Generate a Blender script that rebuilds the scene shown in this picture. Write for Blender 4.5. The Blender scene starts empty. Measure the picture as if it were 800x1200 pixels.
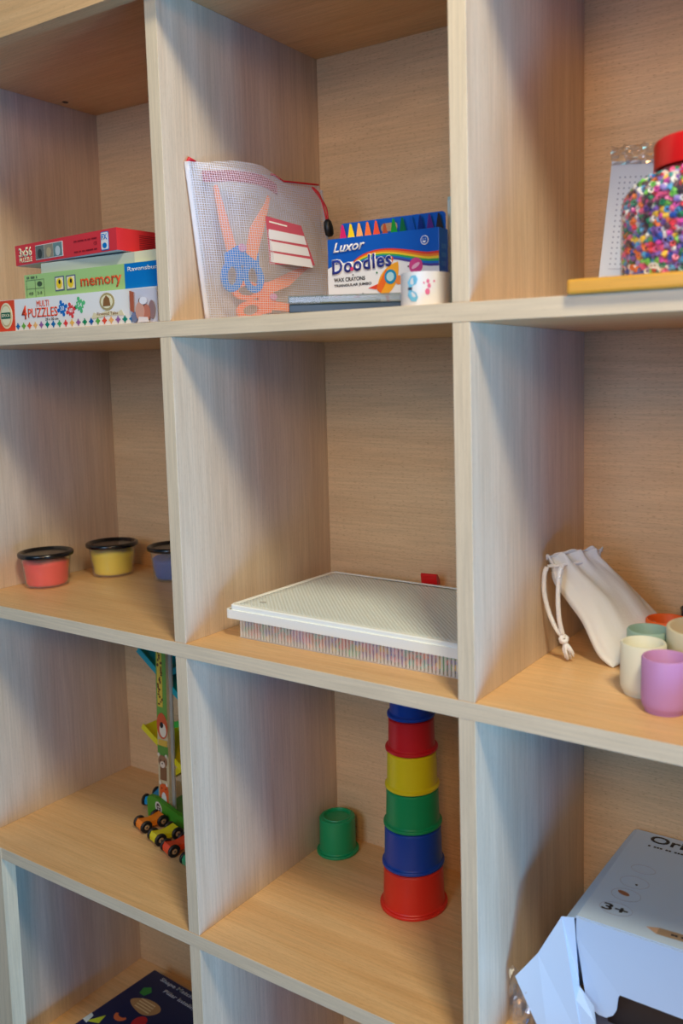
import bpy, bmesh, math, random
from mathutils import Vector, Matrix, Euler
C = bpy.context.scene.collection
scene = bpy.context.scene
PI = math.pi

# ---------------------------------------------------------------- camera
cam_d = bpy.data.cameras.new('camera')
cam = bpy.data.objects.new('camera', cam_d)
C.objects.link(cam)
r = Vector((0.84790216, 0.5299258, -0.01551068))
u = Vector((-0.04627342, 0.10312126, 0.99359186))
f = Vector((-0.52812944, 0.84175094, -0.11195822))
M = Matrix((r, u, -f)).transposed().to_4x4()
M.translation = Vector((0.72876, -0.66323, 0.28987))
cam.matrix_world = M
cam_d.sensor_fit = 'AUTO'
cam_d.sensor_width = 36
cam_d.lens = 30.96
cam_d.shift_x = -0.06786
cam_d.shift_y = -0.03727
cam_d.clip_start = 0.02
cam_d.dof.use_dof = True
cam_d.dof.focus_distance = 1.05
cam_d.dof.aperture_fstop = 5.0
scene.camera = cam

# ---------------------------------------------------------------- light and exposure
w = bpy.data.worlds.new('world')
scene.world = w
w.use_nodes = True
w.node_tree.nodes['Background'].inputs[0].default_value = (0.0, 0.5, 1.0, 1)
w.node_tree.nodes['Background'].inputs[1].default_value = 0.16


def area(name, loc, target, size, energy, color, sy=None):
    d = bpy.data.lights.new(name, 'AREA')
    d.energy = energy
    d.color = color
    d.size = size
    if sy:
        d.shape = 'RECTANGLE'
        d.size_y = sy
    o = bpy.data.objects.new(name, d)
    C.objects.link(o)
    o.location = loc
    o.rotation_euler = (Vector(target) - Vector(loc)).to_track_quat('-Z', 'Y').to_euler()
    return o




def spill(r_, g_, b_):
    e = max(r_, g_, b_)
    return e, (r_ / e, g_ / e, b_ / e)


def lamp(name, loc, target, size, rgbw, sy=None):
    e, c = spill(*rgbw)
    return area(name, loc, target, size, e, c, sy)


lamp('room_window_light', (0.40, -2.4, 1.2), (0.1, 0.1, 0.1), 0.8, (2, 5, 5.5))
lamp('front_window_light', (0.3, -1.9, 0.5), (0.1, 0.1, 0.1), 0.6, (5.2, 6, 8.6))
lamp('ceiling_lamp_light', (1.1, -0.68, 1.55), (0.3, 0.1, 0.2), 0.30, (23, 20.5, 14.5))
lamp('second_lamp_light', (1.1, -1.55, 0.95), (0.15, 0.1, 0.1), 0.4, (9.8, 5, 1.7))
lamp('low_window_light', (2.5, -0.45, -0.7), (0.2, 0.1, -0.2), 0.7, (18, 42, 68))
lamp('low_side_light', (2.0, -0.9, -0.65), (0.1, 0.1, -0.4), 0.6, (0.5, 5, 16))

scene.view_settings.view_transform = 'Standard'
scene.view_settings.look = 'None'
scene.view_settings.gamma = 1
scene.view_settings.exposure = 0.0
scene.view_settings.use_curve_mapping = False
scene.cycles.transparent_max_bounces = 24
scene.cycles.max_bounces = 10


# ---------------------------------------------------------------- materials
def lin(c):
    c = c / 255.0
    return c / 12.92 if c <= 0.04045 else ((c + 0.055) / 1.055) ** 2.4


def rgb(*c):
    return (lin(c[0]), lin(c[1]), lin(c[2]), 1)


MATS = {}


def pm(name, col, rough=0.5, spec=0.5, bump=0.0, bscale=300, trans=0.0, alpha=1.0, sss=0.0, metal=0.0, var=0.0):
    if name in MATS:
        return MATS[name]
    m = bpy.data.materials.new(name)
    m.use_nodes = True
    nt = m.node_tree
    b = nt.nodes['Principled BSDF']
    b.inputs['Base Color'].default_value = rgb(*col)
    b.inputs['Roughness'].default_value = rough
    b.inputs['Specular IOR Level'].default_value = spec
    b.inputs['Transmission Weight'].default_value = trans
    b.inputs['Alpha'].default_value = alpha
    b.inputs['Metallic'].default_value = metal
    if sss:
        b.inputs['Subsurface Weight'].default_value = sss
        b.inputs['Subsurface Radius'].default_value = (0.01, 0.01, 0.01)
        b.inputs['Subsurface Scale'].default_value = 0.5
    tc = nt.nodes.new('ShaderNodeTexCoord')
    n = nt.nodes.new('ShaderNodeTexNoise')
    n.inputs['Scale'].default_value = bscale
    n.inputs['Detail'].default_value = 2
    nt.links.new(tc.outputs['Object'], n.inputs['Vector'])
    if var:
        mr = nt.nodes.new('ShaderNodeMapRange')
        mr.inputs[3].default_value = 1 - var
        mr.inputs[4].default_value = 1 + var
        hs = nt.nodes.new('ShaderNodeHueSaturation')
        hs.inputs['Color'].default_value = rgb(*col)
        nt.links.new(n.outputs['Fac'], mr.inputs[0])
        nt.links.new(mr.outputs[0], hs.inputs['Value'])
        nt.links.new(hs.outputs[0], b.inputs['Base Color'])
    if bump:
        bp = nt.nodes.new('ShaderNodeBump')
        bp.inputs['Strength'].default_value = bump
        bp.inputs['Distance'].default_value = 0.001
        nt.links.new(n.outputs['Fac'], bp.inputs['Height'])
        nt.links.new(bp.outputs[0], b.inputs['Normal'])
    MATS[name] = m
    return m


def wood(name, axis, c1, c2, cp, stretch=14.0, pore=0.35):
    """laminate with a fine straight grain along one axis and short dark pores"""
    m = bpy.data.materials.new(name)
    m.use_nodes = True
    nt = m.node_tree
    L = nt.links.new
    b = nt.nodes['Principled BSDF']
    b.inputs['Roughness'].default_value = 0.42
    b.inputs['Specular IOR Level'].default_value = 0.45
    tc = nt.nodes.new('ShaderNodeTexCoord')

    def mp(a, c):
        q = nt.nodes.new('ShaderNodeMapping')
        s = [c, c, c]
        s[axis] = a
        q.inputs['Scale'].default_value = s
        L(tc.outputs['Object'], q.inputs['Vector'])
        return q
    m1 = mp(2.2, 2.2 * stretch * 1.6)
    n1 = nt.nodes.new('ShaderNodeTexNoise')
    n1.inputs['Scale'].default_value = 1
    n1.inputs['Detail'].default_value = 5
    n1.inputs['Roughness'].default_value = 0.6
    n1.inputs['Distortion'].default_value = 0.35
    L(m1.outputs[0], n1.inputs['Vector'])
    m2 = mp(14, 420)
    n2 = nt.nodes.new('ShaderNodeTexNoise')
    n2.inputs['Scale'].default_value = 1
    n2.inputs['Detail'].default_value = 2
    L(m2.outputs[0], n2.inputs['Vector'])
    m3 = mp(160, 1300)
    n3 = nt.nodes.new('ShaderNodeTexNoise')
    n3.inputs['Scale'].default_value = 1
    n3.inputs['Detail'].default_value = 1
    L(m3.outputs[0], n3.inputs['Vector'])
    r1 = nt.nodes.new('ShaderNodeValToRGB')
    r1.color_ramp.elements[0].position = 0.33
    r1.color_ramp.elements[1].position = 0.68
    r1.color_ramp.elements[0].color = rgb(*c1)
    r1.color_ramp.elements[1].color = rgb(*c2)
    L(n1.outputs['Fac'], r1.inputs[0])
    mr = nt.nodes.new('ShaderNodeMapRange')
    mr.inputs[1].default_value = 0.3
    mr.inputs[2].default_value = 0.7
    mr.inputs[3].default_value = 0.90
    mr.inputs[4].default_value = 1.07
    L(n2.outputs['Fac'], mr.inputs[0])
    mx = nt.nodes.new('ShaderNodeMix')
    mx.data_type = 'RGBA'
    mx.blend_type = 'MULTIPLY'
    mx.inputs[0].default_value = 1
    L(r1.outputs[0], mx.inputs[6])
    L(mr.outputs[0], mx.inputs[7])
    pr = nt.nodes.new('ShaderNodeMapRange')
    pr.inputs[1].default_value = 0.60
    pr.inputs[2].default_value = 0.68
    pr.inputs[3].default_value = 0
    pr.inputs[4].default_value = pore
    L(n3.outputs['Fac'], pr.inputs[0])
    mx2 = nt.nodes.new('ShaderNodeMix')
    mx2.data_type = 'RGBA'
    L(pr.outputs[0], mx2.inputs[0])
    L(mx.outputs[2], mx2.inputs[6])
    mx2.inputs[7].default_value = rgb(*cp)
    L(mx2.outputs[2], b.inputs['Base Color'])
    bp = nt.nodes.new('ShaderNodeBump')
    bp.inputs['Strength'].default_value = 0.12
    bp.inputs['Distance'].default_value = 0.0004
    L(n2.outputs['Fac'], bp.inputs['Height'])
    L(bp.outputs[0], b.inputs['Normal'])
    return m


WX = wood('beech_laminate_lengthwise', 0, (220, 174, 120), (230, 190, 138), (178, 128, 80), 14, 0.25)
WZ = wood('beech_laminate_upright', 2, (204, 181, 156), (218, 198, 175), (168, 138, 112), 14, 0.2)
WB = wood('beech_back_board', 0, (216, 182, 140), (226, 194, 152), (160, 118, 80), 9, 0.45)
WE = wood('beech_edge_band', 0, (226, 205, 172), (232, 213, 182), (190, 164, 132), 10, 0.15)
WEZ = wood('beech_edge_band_upright', 2, (226, 205, 172), (232, 213, 182), (190, 164, 132), 10, 0.15)


def clear_mat(name, tint=(255, 255, 255), body=0.06, gloss=0.10, rough=0.08):
    m = bpy.data.materials.new(name)
    m.use_nodes = True
    nt = m.node_tree
    L = nt.links.new
    for n in list(nt.nodes):
        nt.nodes.remove(n)
    out = nt.nodes.new('ShaderNodeOutputMaterial')
    tr = nt.nodes.new('ShaderNodeBsdfTransparent')
    df = nt.nodes.new('ShaderNodeBsdfDiffuse')
    df.inputs[0].default_value = rgb(*tint)
    gl = nt.nodes.new('ShaderNodeBsdfGlossy')
    gl.inputs['Roughness'].default_value = rough
    a = nt.nodes.new('ShaderNodeMixShader')
    a.inputs[0].default_value = body
    L(tr.outputs[0], a.inputs[1])
    L(df.outputs[0], a.inputs[2])
    fr = nt.nodes.new('ShaderNodeLayerWeight')
    fr.inputs[0].default_value = 0.5
    pw = nt.nodes.new('ShaderNodeMath')
    pw.operation = 'POWER'
    pw.inputs[1].default_value = 4
    L(fr.outputs['Facing'], pw.inputs[0])
    ad = nt.nodes.new('ShaderNodeMath')
    ad.operation = 'MULTIPLY_ADD'
    ad.inputs[1].default_value = 0.5
    ad.inputs[2].default_value = gloss * 0.4
    ad.use_clamp = True
    L(pw.outputs[0], ad.inputs[0])
    bmx = nt.nodes.new('ShaderNodeMixShader')
    L(ad.outputs[0], bmx.inputs[0])
    L(a.outputs[0], bmx.inputs[1])
    L(gl.outputs[0], bmx.inputs[2])
    L(bmx.outputs[0], out.inputs[0])
    return m


# ---------------------------------------------------------------- mesh helpers
def obj(name, bm, mat, parent=None, smooth=False, auto=None):
    bmesh.ops.recalc_face_normals(bm, faces=bm.faces)
    me = bpy.data.meshes.new(name)
    bm.to_mesh(me)
    bm.free()
    for mm in (mat if isinstance(mat, (list, tuple)) else [mat]):
        me.materials.append(mm)
    if smooth:
        for p in me.polygons:
            p.use_smooth = True
        if auto:
            me.set_sharp_from_angle(angle=math.radians(auto))
    o = bpy.data.objects.new(name, me)
    C.objects.link(o)
    if parent:
        o.parent = parent
    return o


def thing(name, label, cat, loc=(0, 0, 0), rotz=0, group=None, kind=None, rot=None):
    o = bpy.data.objects.new(name, None)
    C.objects.link(o)
    o.empty_display_size = 0.02
    o.location = loc
    o.rotation_euler = rot if rot else (0, 0, rotz)
    o['label'] = label
    o['category'] = cat
    if group:
        o['group'] = group
    if kind:
        o['kind'] = kind
    return o


def tag(o, label, cat, group=None, kind=None):
    o['label'] = label
    o['category'] = cat
    if group:
        o['group'] = group
    if kind:
        o['kind'] = kind
    return o


def box(bm, x0, x1, y0, y1, z0, z1, bev=0.0, fn=None):
    vs = [bm.verts.new((x, y, z)) for x in (x0, x1) for y in (y0, y1) for z in (z0, z1)]
    idx = ((0, 1, 3, 2), (4, 6, 7, 5), (0, 4, 5, 1), (2, 3, 7, 6), (0, 2, 6, 4), (1, 5, 7, 3))
    fs = [bm.faces.new([vs[i] for i in q]) for q in idx]
    if bev:
        es = list({e for q in fs for e in q.edges})
        bmesh.ops.bevel(bm, geom=es, offset=bev, segments=2, affect='EDGES', profile=0.6)
    return bm


def new():
    return bmesh.new()


def bx(*a, **k):
    return box(new(), *a, **k)


def lathe(bm, prof, seg=48, c=(0, 0, 0), close=True):
    """prof: list of (radius, z); closed loop of the profile when close"""
    rings = []
    for (rr, z) in prof:
        if rr < 1e-6:
            rings.append([bm.verts.new((c[0], c[1], c[2] + z))])
        else:
            rings.append([bm.verts.new((c[0] + rr * math.cos(2 * PI * k / seg), c[1] + rr * math.sin(2 * PI * k / seg), c[2] + z)) for k in range(seg)])
    n = len(rings)
    for i in range(n if close else n - 1):
        A, B = rings[i], rings[(i + 1) % n]
        if len(A) == 1 and len(B) == 1:
            continue
        for k in range(seg):
            k2 = (k + 1) % seg
            if len(A) == 1:
                bm.faces.new((A[0], B[k], B[k2]))
            elif len(B) == 1:
                bm.faces.new((A[k], A[k2], B[0]))
            else:
                bm.faces.new((A[k], A[k2], B[k2], B[k]))
    return bm


def prism(bm, pts, y0, y1, plane='xz', mi=0):
    """extrude a 2D outline; plane xz -> thickness along y, xy -> thickness along z, yz -> along x"""
    def P(a, b, t):
        return {'xz': (a, t, b), 'xy': (a, b, t), 'yz': (t, a, b)}[plane]
    A = [bm.verts.new(P(a, b, y0)) for a, b in pts]
    B = [bm.verts.new(P(a, b, y1)) for a, b in pts]
    fs = [bm.faces.new(A), bm.faces.new(B)]
    n = len(pts)
    for i in range(n):
        fs.append(bm.faces.new((A[i], A[(i + 1) % n], B[(i + 1) % n], B[i])))
    for q in fs:
        q.material_index = mi
    return bm


def rrect(x0, x1, z0, z1, rad, n=5):
    o = []
    for cx, cz, a0 in ((x1 - rad, z1 - rad, 0), (x0 + rad, z1 - rad, 90), (x0 + rad, z0 + rad, 180), (x1 - rad, z0 + rad, 270)):
        for k in range(n + 1):
            a = math.radians(a0 + 90 * k / n)
            o.append((cx + rad * math.cos(a), cz + rad * math.sin(a)))
    return o


def disc(cx, cz, a, b=None, n=24, rot=0):
    b = b or a
    cr, sr = math.cos(rot), math.sin(rot)
    o = []
    for k in range(n):
        t = 2 * PI * k / n
        x, z = a * math.cos(t), b * math.sin(t)
        o.append((cx + x * cr - z * sr, cz + x * sr + z * cr))
    return o


def tube(bm, pts, rad, seg=10, cap=True, flat=1.0):
    pts = [Vector(p) for p in pts]
    rings = []
    prev = None
    for i, p in enumerate(pts):
        t = (pts[min(i + 1, len(pts) - 1)] - pts[max(i - 1, 0)]).normalized()
        if prev is None:
            a = t.orthogonal().normalized()
        else:
            a = (prev - t * prev.dot(t)).normalized()
        prev = a
        b = t.cross(a)
        rr = rad[i] if isinstance(rad, (list, tuple)) else rad
        rings.append([bm.verts.new(p + a * rr * math.cos(2 * PI * k / seg) + b * rr * flat * math.sin(2 * PI * k / seg)) for k in range(seg)])
    for i in range(len(rings) - 1):
        for k in range(seg):
            bm.faces.new((rings[i][k], rings[i][(k + 1) % seg], rings[i + 1][(k + 1) % seg], rings[i + 1][k]))
    if cap:
        bm.faces.new(rings[0])
        bm.faces.new(rings[-1])
    return bm


def spline(pts, n=8):
    pts = [Vector(p) for p in pts]
    out = []
    for i in range(len(pts) - 1):
        p0, p1, p2, p3 = pts[max(i - 1, 0)], pts[i], pts[i + 1], pts[min(i + 2, len(pts) - 1)]
        for k in range(n):
            t = k / n
            out.append(0.5 * ((2 * p1) + (p2 - p0) * t + (2 * p0 - 5 * p1 + 4 * p2 - p3) * t * t + (3 * p1 - p0 - 3 * p2 + p3) * t ** 3))
    out.append(pts[-1])
    return out


def text(name, s, mat, parent, x, z, width, height, y=-0.0004, rot=(PI / 2, 0, 0), loc=None, shear=0.0, bold=0.0, sp=1.0, tilt=0.0, depth=0.00015, curve=None):
    """raised lettering; (x, z) is the lower left corner on a face turned to -y, fitted to width x height"""
    cu = bpy.data.curves.new(name, 'FONT')
    cu.body = s
    cu.size = 1
    cu.shear = shear
    cu.offset = bold
    cu.space_character = sp
    cu.resolution_u = 3
    t = bpy.data.objects.new(name, cu)
    C.objects.link(t)
    dg = bpy.context.evaluated_depsgraph_get()
    me = bpy.data.meshes.new_from_object(t.evaluated_get(dg))
    bpy.data.objects.remove(t)
    xs = [v.co.x for v in me.vertices]
    ys = [v.co.y for v in me.vertices]
    sx = width / max(1e-6, max(xs) - min(xs))
    sy = height / max(1e-6, max(ys) - min(ys)) if height else sx
    x0, y0 = min(xs), min(ys)
    ct, st = math.cos(tilt), math.sin(tilt)
    for v in me.vertices:
        a, b = (v.co.x - x0) * sx, (v.co.y - y0) * sy
        if curve:
            b += curve(a / width)
        v.co = (a * ct - b * st, a * st + b * ct, 0)
    bm = new()
    bm.from_mesh(me)
    bpy.data.meshes.remove(me)
    ret = bmesh.ops.extrude_face_region(bm, geom=bm.faces[:])
    for v in [q for q in ret['geom'] if isinstance(q, bmesh.types.BMVert)]:
        v.co.z += depth
    o = obj(name, bm, mat, parent)
    o.location = loc if loc else (x, y, z)
    o.rotation_euler = rot
    return o


def flat(name, pts, mat, parent, y=-0.0003, th=0.0002, plane='xz'):
    """a thin printed shape lying on a face turned to -y"""
    return obj(name, prism(new(), pts, y - th, y, plane), mat, parent)


def multi(name, shapes, mat, parent, y=-0.0003, th=0.0002, plane='xz'):
    bm = new()
    for s in shapes:
        prism(bm, s, y - th, y, plane)
    return obj(name, bm, mat, parent)


# ---------------------------------------------------------------- room
FL = -0.76
o = obj('floor', bx(-2.5, 3.2, -2.6, 0.42, FL - 0.05, FL), pm('grey_floor', (80, 72, 64), 0.5, bump=0.1, bscale=60, var=0.05))
o['kind'] = 'structure'
o = obj('wall_back', bx(-2.5, 3.2, 0.30, 0.40, FL, 2.0), pm('cream_wall', (214, 200, 176), 0.8, bump=0.1, bscale=200, var=0.03))
o['kind'] = 'structure'

# ---------------------------------------------------------------- shelf unit
T = 0.0166
X0, X2, XR = -0.4069, 0.3583, 0.735
Z0, Z1, Z2, Z3, Z4 = 0.6874, 0.350, 0.0, -0.3429, -0.6832
D = 0.2646
unit = thing('shelf_unit', 'open beech laminate shelf unit with square compartments filling the whole picture', 'shelf unit', (0, 0, FL))


def ub(*a, **k):   # boxes given in world height, unit origin at the floor
    b = bx(*a, **k)
    for v in b.verts:
        v.co.z -= FL
    return b


def shelf_bm(zt, slope, x0=None, x1=None):
    b = bx(x0 if x0 is not None else X0 - 0.017, x1 or XR + 0.017, 0, D, zt - T, zt, bev=0.0006)
    for v in b.verts:
        v.co.z += slope * v.co.x - FL
    return b


def div_bm(x, zt, zb, tilt, s0=0.0, s1=0.0):
    b = bx(x, x + 0.017, 0.0004, D, zb, zt, bev=0.0006)
    for v in b.verts:
        v.co.x += tilt * v.co.z
        v.co.z += (s1 if v.co.z > (zt + zb) / 2 else s0) * v.co.x - FL
    return b


def edge_mats(o, grain_mat, band):
    """front edge band gets its own laminate direction"""
    o.data.materials.append(band)
    for p in o.data.polygons:
        if p.normal.y < -0.9:
            p.material_index = 1


for zt, sl in ((Z1, 0.0), (Z2, 0.0017), (Z3, 0.001), (Z4, 0.0)):
    o = obj('shelf', shelf_bm(zt, sl), WX, unit)
    edge_mats(o, WX, WE)
o = obj('top_panel', ub(X0 - 0.017, XR + 0.017, 0, D, Z0, Z0 + T, bev=0.0006), WX, unit)
o = obj('top_fascia', ub(X0 - 0.017, XR + 0.017, -0.0185, -0.0006, 0.6765, 0.80, bev=0.0006), WX, unit)
levels = ((Z0, Z1, 0, 0), (Z1 - T, Z2, 0.0017, 0), (Z2 - T, Z3, 0.001, 0.0017), (Z3 - T, Z4, 0, 0.001))
for zt, zb, s0, s1 in levels:
    for x, tl in ((0.0, -0.0024), (X2, -0.0063)):
        o = obj('divider', div_bm(x, zt, zb, tl, s0, s1), WZ, unit)
        edge_mats(o, WZ, WEZ)
    o = obj('side_panel', div_bm(X0 - 0.017, zt, zb, 0, s0, s1), WZ, unit)
    edge_mats(o, WZ, WEZ)
    o = obj('side_panel', div_bm(XR, zt, zb, 0, s0, s1), WZ, unit)
    edge_mats(o, WZ, WEZ)
obj('corner_post', ub(X0 - 0.017, -0.3575, -0.0012, -0.0004, FL, Z3 - 0.001), WEZ, unit)
o = obj('corner_post', ub(X0 + 0.0004, -0.359, 0.0, 0.020, Z4 + 0.0002, Z3 - T - 0.001), WEZ, unit)
obj('back_panel', ub(X0 - 0.017, XR + 0.017, D, D + 0.008, FL, Z0 + T), WB, unit)
obj('plinth', ub(X0 - 0.017, XR + 0.017, 0.01, 0.026, FL, Z4 - T), WX, unit)
b = new()
lathe(b, [(0, -0.0006), (0.0035, -0.0006), (0.0045, 0), (0.0, 0)], 20, (-0.388, 0.196, Z0 - FL), close=False)
obj('screw_cap', b, pm('dark_cap', (45, 32, 24), 0.5), unit)

# ---------------------------------------------------------------- play dough tubs
TUBP = clear_mat('frosted_tub_plastic', (235, 232, 225), 0.07, 0.12, 0.2)
LIDM = pm('black_tub_lid', (16, 16, 20), 0.22, 0.6)


def tub(name, x, y, col, cn, label, hfill=0.034, seed=1):
    t = thing(name, label, 'tub', (x, y, Z2 + 0.0017 * x), 0, 'lidded dough tubs on the middle left shelf')
    b = new()
    lathe(b, [(0, 0.0), (0.026, 0.0), (0.0285, 0.0012), (0.0295, 0.004), (0.0298, 0.008), (0.0335, 0.046), (0.0328, 0.046), (0.0290, 0.008), (0.0282, 0.003), (0, 0.002)], 56, close=False)
    obj('tub_body', b, TUBP, t, True, 40)
    rnd = random.Random(seed)
    b = new()
    prof = [(0, 0.0035), (0.026, 0.0035), (0.0275, 0.006)] + [(0.0276 + 0.0036 * k / 6, 0.008 + (hfill - 0.008) * k / 6) for k in range(1, 7)] + [(0.026, hfill + 0.003), (0.012, hfill + 0.005), (0, hfill + 0.004)]
    lathe(b, prof, 56, close=False)
    ph = [rnd.uniform(0, 6) for _ in range(4)]
    for v in b.verts:
        a = math.atan2(v.co.y, v.co.x)
        if v.co.z > 0.012:
            v.co.z += 0.0016 * math.sin(3 * a + ph[0]) * (v.co.z / hfill) ** 2
        k = 1 - 0.03 * abs(math.sin(2 * a + ph[1] + v.co.z * 120))
        v.co.x *= k
        v.co.y *= k
    obj('dough', b, pm('dough_' + cn, col, 0.65, 0.3, bump=0.25, bscale=120), t, True)
    b = new()
    lathe(b, [(0, 0.0470), (0.030, 0.0470), (0.0312, 0.0485), (0.0325, 0.0500), (0.0355, 0.0500), (0.0372, 0.0487), (0.0376, 0.0465),
              (0.0370, 0.0440), (0.0352, 0.0432), (0.0345, 0.0440), (0.0340, 0.0455), (0, 0.0455)], 64, close=False)
    obj('lid', b, LIDM, t, True, 45)
    return t


tub('red_dough_tub', -0.3675, 0.104, (246, 48, 40), 'red', 'tub of red dough under a black lid, nearest the left side wall', 0.036, 3)
tub('yellow_dough_tub', -0.3400, 0.197, (240, 216, 14), 'yellow', 'tub of yellow dough with black lid, between the red and blue tubs', 0.035, 5)
tub('blue_dough_tub', -0.2360, 0.2215, (0, 84, 170), 'blue', 'tub of blue dough with black lid, half hidden by the upright', 0.030, 9)

# ---------------------------------------------------------------- stacking cups
CUPS = [  # z bottom, rim radius, body radius bottom/top, height, colour
    (0.0000, 0.0408, 0.0368, 0.0355, 0.0524, (222, 44, 28), 'orange-red'),
    (0.0526, 0.0374, 0.0345, 0.0335, 0.0490, (12, 64, 160), 'blue'),
    (0.1018, 0.0350, 0.0318, 0.0308, 0.0462, (10, 146, 84), 'green'),
    (0.1482, 0.0325, 0.0299, 0.0290, 0.0455, (226, 206, 16), 'yellow'),
    (0.1939, 0.0314, 0.0276, 0.0268, 0.0405, (204, 26, 34), 'red'),
    (0.2346, 0.0285, 0.0252, 0.0244, 0.0370, (14, 62, 156), 'blue')]
CL = ['orange-red stacking cup, the widest one at the bottom of the tower',
      'wide blue stacking cup, second from the bottom of the tower',
      'green stacking cup in the middle of the tower under the yellow one',
      'yellow stacking cup in the tower between the green and red ones',
      'dark red stacking cup in the tower, on top of the yellow one',
      'small blue stacking cup on the very top of the tower']


def cup(x, y, z, R, rb, rt, h, col, cn, label, group, rim=0.0042):
    t = thing('stacking_cup', label, 'stacking cup', (x, y, z), 0, group)
    m = pm('cup_plastic_' + cn, col, 0.36, 0.5)
    b = new()
    th = 0.0014
    lathe(b, [(R - 0.0012, 0.0), (R, 0.0010), (R, rim - 0.001), (R - 0.0008, rim), (rb + 0.0010, rim + 0.0003), (rb, rim + 0.0016),
              (rt + 0.0002, h - 0.0022), (rt - 0.0012, h - 0.0006), (rt - 0.004, h), (rt * 0.70, h), (rt * 0.68, h - 0.0018), (0, h - 0.0018),
              (0, h - 0.0035), (rt - th - 0.001, h - 0.0035), (rb - th, rim + 0.001), (R - 0.0030, 0.0006)], 72)
    obj('cup_body', b, m, t, True, 35)
    b = new()
    lathe(b, [(rt * 0.72, h - 0.0004), (rt * 0.74, h + 0.0010), (rt * 0.80, h + 0.0012), (rt * 0.83, h - 0.0004)], 72)
    obj('top_ring', b, m, t, True, 40)
    return t


for (z, R, rb, rt, h, col, cn), lb in zip(CUPS, CL):
    cup(0.194, 0.181, Z3 + 0.0002 + z + (0.0004 if z else 0), R, rb, rt, h - 0.0012, col, cn, lb, 'stacking cups of the tower')
cup(0.0440, 0.2290, Z3 + 0.0001, 0.0282, 0.0242, 0.0236, 0.0490, (14, 150, 92), 'light_green', 'small green stacking cup standing alone left of the tower', 'stacking cups of the tower', 0.004)

# ---------------------------------------------------------------- white case with slotted tray
case = thing('storage_case', 'flat white plastic craft case with ridged lid and slotted sides', 'storage case', (0.0525, 0.046, Z2 + 0.0003), 0)
W, DP = 0.293, 0.184
WP = pm('milky_white_plastic', (246, 250, 246), 0.35, 0.5)
SLOT = clear_mat('milky_slot_plastic', (250, 252, 250), 0.40, 0.12, 0.2)
b = new()
box(b, 0.001, W - 0.001, 0.001, DP - 0.001, 0, 0.0016)


def bars(b, x0, x1, y0, y1, along, pitch=0.0043, wd=0.0028):
    L0, L1 = (x0, x1) if along == 'x' else (y0, y1)
    n = int((L1 - L0) / pitch)
    for k in range(n + 1):
        a = L0 + k * pitch
        if along == 'x':
            box(b, a, a + wd, y0, y1, 0.0018, 0.0228)
        else:
            box(b, x0, x1, a, a + wd, 0.0018, 0.0228)


bars(b, 0.003, W - 0.006, 0.0, 0.0014, 'x')
bars(b, 0.003, W - 0.006, DP - 0.0014, DP, 'x')
bars(b, 0.0, 0.0014, 0.003, DP - 0.006, 'y')
bars(b, W - 0.0014, W, 0.003, DP - 0.006, 'y')
obj('tray', b, SLOT, case)
b = new()
prism(b, rrect(-0.0135, W + 0.006, -0.0065, DP + 0.006, 0.006), 0.0228, 0.0250, 'xy')
for s in (prism,):
    pass
# rim wall
out = rrect(-0.0135, W + 0.006, -0.0065, DP + 0.006, 0.006)
inn = rrect(-0.0115, W + 0.004, -0.0045, DP + 0.004, 0.005)
A = [b.verts.new((x, y, 0.0250)) for x, y in out]
B = [b.verts.new((x, y, 0.0325)) for x, y in out]
A2 = [b.verts.new((x, y, 0.0250)) for x, y in inn]
B2 = [b.verts.new((x, y, 0.0325)) for x, y in inn]
n = len(out)
for i in range(n):
    j = (i + 1) % n
    b.faces.new((A[i], A[j], B[j], B[i]))
    b.faces.new((A2[i], A2[j], B2[j], B2[i]))
    b.faces.new((B[i], B[j], B2[j], B2[i]))
obj('tray_rim', b, WP, case)


def ridged(name, base):
    m = bpy.data.materials.new(name)
    m.use_nodes = True
    nt = m.node_tree
    L = nt.links.new
    bs = nt.nodes['Principled BSDF']
    bs.inputs['Roughness'].default_value = 0.3
    tc = nt.nodes.new('ShaderNodeTexCoord')
    hs = []
    for ang in (PI / 4, -PI / 4):
        mp = nt.nodes.new('ShaderNodeMapping')
        mp.inputs['Rotation'].default_value = (0, 0, ang)
        L(tc.outputs['Object'], mp.inputs['Vector'])
        wv = nt.nodes.new('ShaderNodeTexWave')
        wv.inputs['Scale'].default_value = 85
        wv.inputs['Distortion'].default_value = 0
        L(mp.outputs[0], wv.inputs['Vector'])
        hs.append(wv)
    mu = nt.nodes.new('ShaderNodeMath')
    mu.operation = 'MULTIPLY'
    L(hs[0].outputs['Fac'], mu.inputs[0])
    L(hs[1].outputs['Fac'], mu.inputs[1])
    cr = nt.nodes.new('ShaderNodeValToRGB')
    cr.color_ramp.elements[0].color = rgb(*[int(c * 0.93) for c in base])
    cr.color_ramp.elements[1].color = rgb(*base)
    cr.color_ramp.elements[1].position = 0.5
    L(mu.outputs[0], cr.inputs[0])
    L(cr.outputs[0], bs.inputs['Base Color'])
    bp = nt.nodes.new('ShaderNodeBump')
    bp.inputs['Strength'].default_value = 0.7
    bp.inputs['Distance'].default_value = 0.0012
    L(mu.outputs[0], bp.inputs['Height'])
    L(bp.outputs[0], bs.inputs['Normal'])
    return m


lid = thing('tmp', '', '', (0, 0, 0))
bpy.data.objects.remove(lid)
b = new()
# lid: a rimmed plate, lifted a little at the left front corner and the back
LX0, LX1, LY0, LY1 = -0.0085, W + 0.0050, -0.0045, DP + 0.005
out = rrect(LX0, LX1, LY0, LY1, 0.006)


def lz(x, y):
    return 0.0086 + 0.0016 * (1 - (x - LX0) / (LX1 - LX0)) ** 2 - 0.0006 * (y - LY0) / (LY1 - LY0)


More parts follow.
